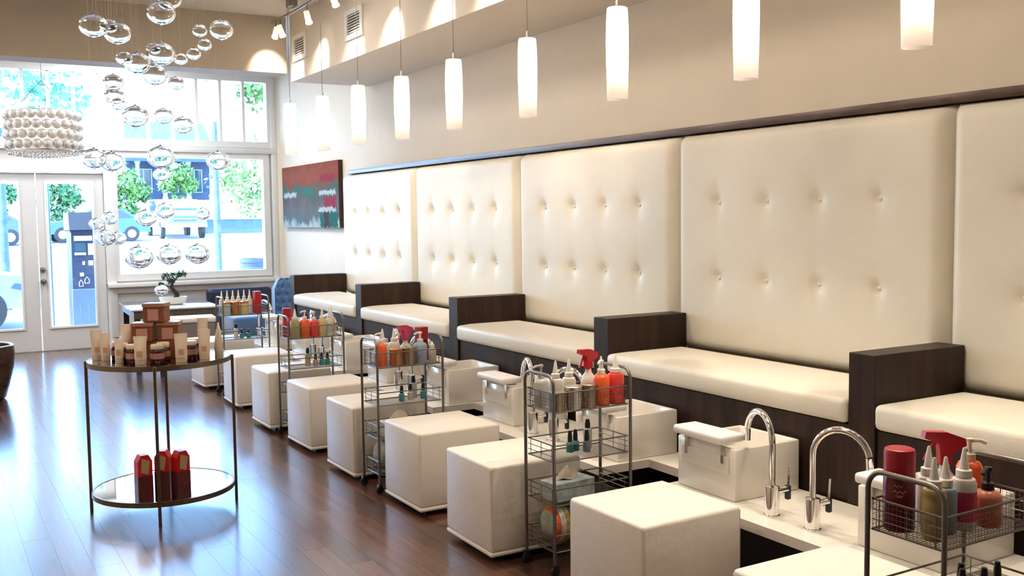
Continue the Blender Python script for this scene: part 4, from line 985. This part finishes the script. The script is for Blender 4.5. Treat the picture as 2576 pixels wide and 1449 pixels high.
# street tree
def tree(name, label, loc, trunk_h, r, crown, n, leaf, col, cat='tree', seed=1, group=None, lean=0.0):
    t = thing(name, label, cat, loc, 0, group)
    if trunk_h: obj('trunk', MB().tube([(0, 0, 0), (lean*.3, 0, trunk_h*.4), (lean, 0, trunk_h)], r, 12, r1=r*.7), mat('street_bark', (.08, .115, .15), rough=.9, var=.3, scale=8), t)
    f = obj('foliage', leaves(crown, n, leaf, seed), col, t); f['kind'] = 'stuff'
    return t
LG = mat('bright_green_leaf', (.085, .19, .035), rough=.6, var=.5, scale=1.2); LD = mat('deep_leaf', (.05, .15, .05), rough=.6, var=.5, scale=1.2); LT = mat('aqua_leaf', (.10, .34, .25), rough=.6, var=.4, scale=1.2)  # base greens of the leaves: bright, deep and aqua
tree('street_tree', 'street tree with a pale bare trunk outside the big window', (4.52, 18, -.06), 3.4, .075, [((.85, .3, 4.0), .4), ((-.2, .4, 4.6), .5), ((1.2, .8, 4.9), .6), ((.2, -.2, 5.2), .7)], 170, .09, LG, seed=5)
tree('shade_tree', 'leafy tree filling the upper panes above the doors', (1.3, 21, -.03), 3.4, .10, [((.3, 0, 4.3), .7), ((1.1, .3, 4.0), .6), ((-.7, 0, 4.6), .8), ((.9, 0, 4.9), .7), ((-.2, .2, 5.3), .8)], 170, .11, LT, seed=8)
for i, (x_, y_, R_, z_, m_, l_) in enumerate(((8.7, 53, 1.0, 2.7, LG, 'green bush at the left side of the big window'), (16.4, 55.5, 2.2, 3.6, LG, 'tall bright green bush at the right side of the big window'), (12.6, 58.5, .8, 3.2, LG, 'bright green bush just left of the pale trunk'), (6.0, 56, .95, 2.3, LD, 'green bush seen through the right door'), (3.0, 56, .9, 2.6, LD, 'dark green bush seen through the left door'))):
    z0 = gz(y_)
    tree('bush', l_, (x_, y_, z0), 0, 0, [((0, 0, z_), R_), ((R_*.7, .2, z_*.8), R_*.7), ((-R_*.7, .2, z_*.8), R_*.7), ((0, 0, z_*.45), R_*.8)], 330, .16, m_, 'bush', 20+i, 'bushes across the street')
# bin
bi = thing('trash_bin', 'blue-grey trash bin on the sidewalk outside the big window', 'bin', (5.45, 19.0, -.06))
obj('bin_body', MB().lathe([(.22, 0), (.23, .03), (.27, .85), (.285, .86), (.285, .93), (.26, .93), (.255, .88)], 24), mat('bin_blue', (.028, .045, .08), rough=.5), bi)
obj('bin_slot', MB().lathe([(.0001, .90), (.254, .90)], 24, cap=False), DARKBASE, bi)
obj('bin_band', MB().lathe([(.272, .72), (.278, .72), (.280, .78), (.275, .78)], 24, cap=False), mat('bin_rib', (.04, .065, .10), rough=.5), bi)
# cars
def car(name, label, loc, rz, body, prof, W_, wheel_r, wx, glass, truck=False, cat='car'):
    t = thing(name, label, cat, loc, rz)
    obj('car_body', MB().prism(prof, -W_/2, W_/2, 'y'), body, t)
    GL = mat('car_glass', (.03, .05, .08), rough=.08)
    for s in (-1, 1): obj('side_window', MB().prism(glass, s*(W_/2+.004)-.003, s*(W_/2+.004)+.003, 'y'), GL, t)
    gx0, gz0 = glass[0]; gx1, gz1 = glass[-1]
    obj('windshield', ws_(gx0, gz0, gx1, gz1, W_), GL, t)
    for x_ in wx:
        for s in (-1, 1):
            w = obj('wheel', cached(('whl', wheel_r), lambda: MB().lathe([(.0001, -.10), (wheel_r*.6, -.10), (wheel_r*.95, -.095), (wheel_r, -.06), (wheel_r, .06), (wheel_r*.95, .095), (wheel_r*.6, .10), (.0001, .10)], 24, cap=False).mesh('wheel')), RUBBER, t, (x_, s*(W_/2-.07), wheel_r), (PI/2, 0, 0))
            obj('hubcap', cached(('hub', wheel_r), lambda: MB().lathe([(wheel_r*.55, .101), (wheel_r*.5, .112), (.0001, .115)], 18, cap=False).mesh('hubcap')), STEEL, w, (0, 0, 0), (0 if s < 0 else PI, 0, 0))
    x0 = min(p[0] for p in prof); zb = [p for p in prof if p[0] == x0]
    zl, zh = min(p[1] for p in zb), max(p[1] for p in zb)
    hh = zh-zl
    for s in (-1, 1):
        obj('headlight', MB().box((x0-.012, s*(W_/2-.20)-.14, zl+hh*.52), (x0-.001, s*(W_/2-.20)+.14, zl+hh*.86)), mat('headlight', (.80, .84, .88), rough=.1), t)
        obj('turn_signal', MB().box((x0-.010, s*(W_/2-.12)-.09, zl+hh*.36), (x0-.001, s*(W_/2-.12)+.09, zl+hh*.48)), mat('amber_lens', (.85, .28, .05), rough=.2), t)
    for s in (-1, 1):
        obj('side_lamp', MB().prism([(x0+.02, zl+hh*.55), (x0+.42, zl+hh*.80), (x0+.36, zl+hh*.98), (x0+.02, zl+hh*.92)], s*(W_/2+.003)-.002, s*(W_/2+.003)+.002, 'y'), mat('lamp_tinted', (.06, .09, .14), rough=.1), t)
        obj('side_marker', MB().box((x0+.05, s*(W_/2+.003)-.002, zl+hh*.22), (x0+.30, s*(W_/2+.003)+.002, zl+hh*.36)), mat('amber_lens', (.85, .28, .05), rough=.2), t)
    obj('grille', MB().box((x0-.010, -W_*.27, zl+hh*.45), (x0-.001, W_*.27, zl+hh*.88)), mat('grille_dark', (.05, .08, .14), rough=.4), t)
    obj('grille_bar', MB().box((x0-.018, -W_*.27, zl+hh*.63), (x0-.0105, W_*.27, zl+hh*.69)), CHROME, t)
    obj('bumper', MB().box((x0-.10, -W_/2, zl-.02), (x0-.0005, W_/2, zl+hh*.30), .02, 2), CHROME if truck else body, t)
    return t
def ws_(gx0, gz0, gx1, gz1, W_):
    b = MB(); b.add([(gx0-.085, -W_/2+.12, gz0+.03), (gx0-.085, W_/2-.12, gz0+.03), (gx1-.085, W_/2-.18, gz1-.01), (gx1-.085, -W_/2+.18, gz1-.01)], [(0, 1, 2, 3)])
    return b.mesh('windshield', smooth=False)
SEDAN = [(-2.2, .35), (-2.2, .74), (-1.95, .84), (-.85, .96), (-.25, 1.40), (1.05, 1.42), (1.7, 1.02), (2.15, .98), (2.2, .40)]
SGL = [(-.72, .99), (1.48, 1.02), (1.0, 1.36), (-.22, 1.34)]
TRUCK = [(-2.6, .55), (-2.6, 1.12), (-2.4, 1.22), (-1.25, 1.28), (-.70, 1.86), (.75, 1.88), (.95, 1.25), (2.6, 1.25), (2.6, .55)]
TGL = [(-1.12, 1.31), (.86, 1.31), (.70, 1.80), (-.64, 1.80)]
car('pickup_truck', 'white pickup truck facing the salon across the street', (10.55, 50.2, gz(48)), PI/2-.02, mat('truck_white', (.14, .17, .20), rough=.3), TRUCK, 1.95, .40, (-1.75, 1.6), TGL, True, 'truck')
car('blue_sedan', 'pale blue car parked across the street at the left of the big window', (6.45, 47, gz(47)), .05, mat('car_blue', (.035, .10, .17), rough=.3), SEDAN, 1.75, .33, (-1.4, 1.4), SGL)
car('grey_sedan', 'grey car parked across the street seen through the right door', (1.6, 45.5, gz(45.5)), .02, mat('car_grey', (.05, .08, .12), rough=.3), SEDAN, 1.75, .33, (-1.4, 1.4), SGL)
car('silver_car', 'silver car with an amber light parked outside the left door', (-.70, 17.9, -.06), PI+.05, mat('car_silver', (.26, .30, .34), rough=.25, metal=.4), SEDAN, 1.75, .33, (-1.4, 1.4), SGL)
# retaining wall, house
rw = thing('retaining_wall', 'long pale blue-grey retaining wall across the street', 'wall', (15.2, 53.0, gz(53)))
obj('wall_body', MB().box((-2.6, -.2, 0), (7, .2, .72), .01, 1), mat('retaining_grey', (.06, .095, .13), rough=.85, var=.1), rw)
obj('wall_cap', MB().box((-2.65, -.26, .721), (7.05, .26, .80), .01, 1), mat('cap_stone', (.24, .25, .27), rough=.8), rw)
ho = thing('porch_house', 'dark blue house with white porch columns across the street', 'house', (13.6, 66, 2.9))
HB = mat('house_blue', (.022, .045, .085), rough=.7, var=.15)
obj('house_wall', MB().box((-2.6, 0, -1.7), (2.6, 5, 3.0)), HB, ho)
obj('porch_roof', MB().prism([(-2.2, 2.35), (.2, 2.75), (.2, 2.95), (-2.2, 2.6)], -2.9, 2.9, 'x'), mat('porch_roof', (.03, .06, .10), rough=.7), ho)
obj('roof', MB().prism([(-.4, 3.01), (5.4, 3.01), (2.5, 5.2)], -2.9, 2.9, 'x'), mat('roof_slate', (.05, .07, .10), rough=.8), ho)
for x_ in (-2.2, -.62, .80, 2.2): obj('column', cached('hcol', lambda: MB().lathe([(.17, 0), (.17, .15), (.13, .2), (.12, 2.2), (.17, 2.25), (.17, 2.37)], 14).mesh('column')), mat('column_white', (.22, .32, .38), rough=.6), ho, (x_, -2.0, 0))
for x_ in (-1.5, .1, 1.6):
    w_ = obj('window_frame', MB().slab_holes([x_-.5, x_+.5], [.5, 2.0], [(x_-.44, x_-.03, .56, 1.94), (x_+.03, x_+.44, .56, 1.94)], -.06, -.001), mat('column_white', (.7, .8, .8)), ho)
    obj('pane', MB().box((x_-.43, -.03, .57), (x_+.43, -.02, 1.93)), mat('car_glass', (.03, .05, .08)), w_)
obj('porch_floor', MB().box((-2.8, -2.3, -1.7), (2.8, -.001, .0)), mat('porch_floor', (.35, .38, .42), rough=.8), ho)
